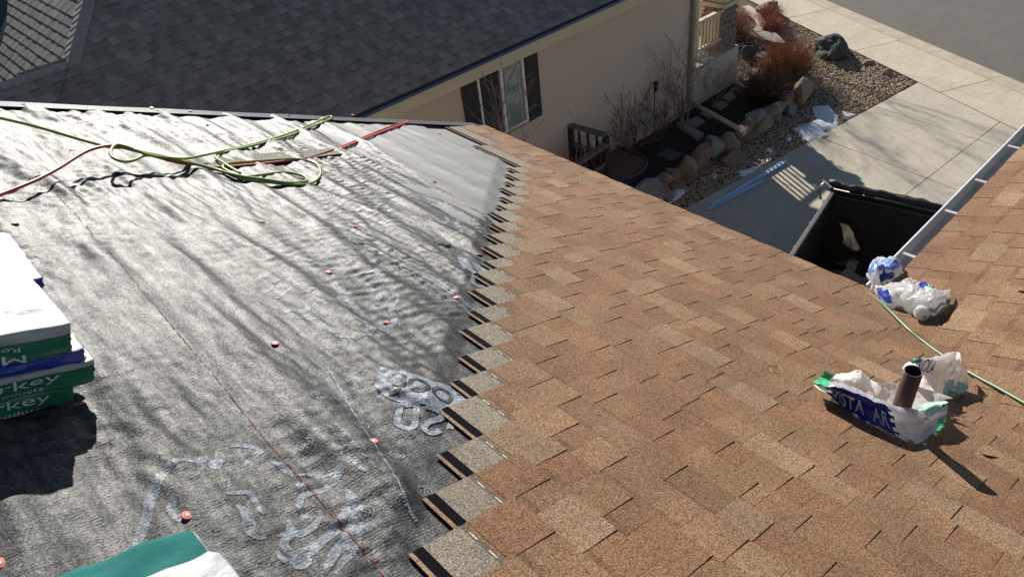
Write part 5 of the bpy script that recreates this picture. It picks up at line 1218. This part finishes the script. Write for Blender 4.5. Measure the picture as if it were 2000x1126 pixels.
# vent pipe
vb = Vector((2.127,0.472,5.795)); vp_ = empty('vent_pipe', vb, 'rusty brown vent pipe standing up through the white wrapper', 'pipe')
pm = MB(); k = 28; hgt_ = .275; ro_, ri = .031, .027
vs = []
for r_, z in ((ro_,-.03),(ro_,hgt_),(ri,hgt_),(ri,hgt_-.22)): vs += [vb+Vector((r_*math.cos(6.2832*j/k), r_*math.sin(6.2832*j/k), z)) for j in range(k)]
pm.add(vs, [(i*k+j,i*k+(j+1)%k,(i+1)*k+(j+1)%k,(i+1)*k+j) for i in range(3) for j in range(k)], 0); pm.m = [0]*(2*k)+[1]*k
pm.add([vb+Vector((ri*math.cos(6.2832*j/k), ri*math.sin(6.2832*j/k), hgt_-.2)) for j in range(k)], [tuple(range(k))], 1)
po = pm.build('pipe', [M['iron'], M['iron_in']], vp_, True)
fb = MB(); fb.add([vb+mD*(.13*a)+mA*(.13*b)+mN*.018 for a, b in ((-1.3,-1),(1,-1),(1,1),(-1.3,1))]+[vb+mD*(.13*a)+mA*(.13*b)+mN*.012 for a, b in ((-1.3,-1),(1,-1),(1,1),(-1.3,1))], [(0,1,2,3),(0,4,5,1),(1,5,6,2),(2,6,7,3),(3,7,4,0)]); fb.build('flashing', M['galv'], vp_)
# chips and twigs on the wing
GS = 'scraps on the tan shingles'
for i, (pts, lb, tn) in enumerate((
  ([(4.067,0.88,5.32),(4.085,0.861,5.337),(4.053,0.831,5.343),(4.024,0.848,5.334)], 'small grey shingle scrap on the right slope below the gutter bracket', (.10,.10,.11)),
  ([(3.2,0.694,5.398),(3.215,0.682,5.412),(3.19,0.662,5.414),(3.166,0.672,5.407)], 'small grey shingle scrap between the hose and the white wrapper', (.10,.10,.11)),
  ([(3.366,0.4,5.521),(3.39,0.384,5.536),(3.342,0.362,5.545),(3.332,0.38,5.529)], 'dark grey shingle scrap at the right edge of the picture', (.07,.07,.08)),
  ([(3.643,0.571,5.449),(3.632,0.553,5.466),(3.608,0.542,5.466),(3.603,0.554,5.456)], 'tiny dark red scrap on the right slope', (.16,.02,.02)))):
    chip('roofing_scrap', pts, .004, 'granule', lb, 'scrap', tn, GS)
for pts, lb in (([(3.954,0.954,5.29),(3.958,0.914,5.313),(3.97,0.875,5.327),(3.989,0.839,5.34)], 'thin dark twig on the right slope above the white wrapper'),
                ([(2.188,0.211,5.785),(2.18,0.184,5.797),(2.207,0.157,5.784),(2.223,0.134,5.771)], 'thin dark twig on the shingles right of the pipe shadow'),
                ([(3.608,0.478,5.488),(3.596,0.459,5.515),(3.609,0.436,5.506)], 'short dark stick at the right edge of the roof')):
    tag(MB().tube(spline(pts,4), .004, 5).build('twig', M['twig_dark']), lb, 'twig')
yc = MB(); c = Vector((2.033,0.922,5.85))
yc.tube([c+mD*.035*math.cos(a)+mA*.03*math.sin(a)+mD*.01*math.sin(3*a)+mN*.008 for a in np.linspace(0,6.6,30)], .0018, 5); tag(yc.build('yellow_string', M['yellow']), 'loop of thin yellow string on the tan shingles', 'string')

# ================================================================== things on the driveway and in the dumpster
for pa, pb_, wv, lb in ((Vector((10.775,6.691,0.03)), Vector((13.12,6.468,0.03)), .10, 'long pale metal drip edge strip on the driveway, farther of two'),
                        (Vector((10.57,6.682,0.03)), Vector((12.151,6.423,0.03)), .085, 'long pale metal drip edge strip on the driveway, nearer of two')):
    d = (pb_-pa).normalized(); sx = d.cross(Vector((0,0,1))); mb = MB(); pr = [(-.5,.0),(-.46,.035),(.40,.03),(.5,.05),(.52,.012)]
    vs = [p+sx*(a*wv)+Vector((0,0,b-.006)) for p in (pa,pb_) for a, b in pr]; m_ = len(pr)
    mb.add(vs, [(i,i+1,m_+i+1,m_+i) for i in range(m_-1)]); o = mb.build('metal_strip', M['strip']); o.modifiers.new('t','SOLIDIFY').thickness = .003; tag(o, lb, 'metal strip', 'metal strips on the driveway')
film_thing('plastic_bag', [
  [(10.042,3.778,0.75),(10.061,3.687,0.7),(10.068,3.587,0.68),(10.159,3.561,0.66)],
  [(9.915,3.751,0.95),(9.973,3.7,0.92),(9.98,3.602,0.9),(10.132,3.592,0.8)],
  [(9.963,3.819,1.05),(9.975,3.731,1.08),(10.012,3.663,1.05),(10.071,3.64,0.95)],
  [(10.049,3.913,1.1),(10.07,3.836,1.12),(10.101,3.799,1.1),(10.097,3.738,1.05)]], 'pale crumpled plastic bag lying in the dumpster', 'plastic bag', [(-1,2,-1,2,'film_dull')], 26, 26, .03, 6.0, (), Vector((0,0,1)))
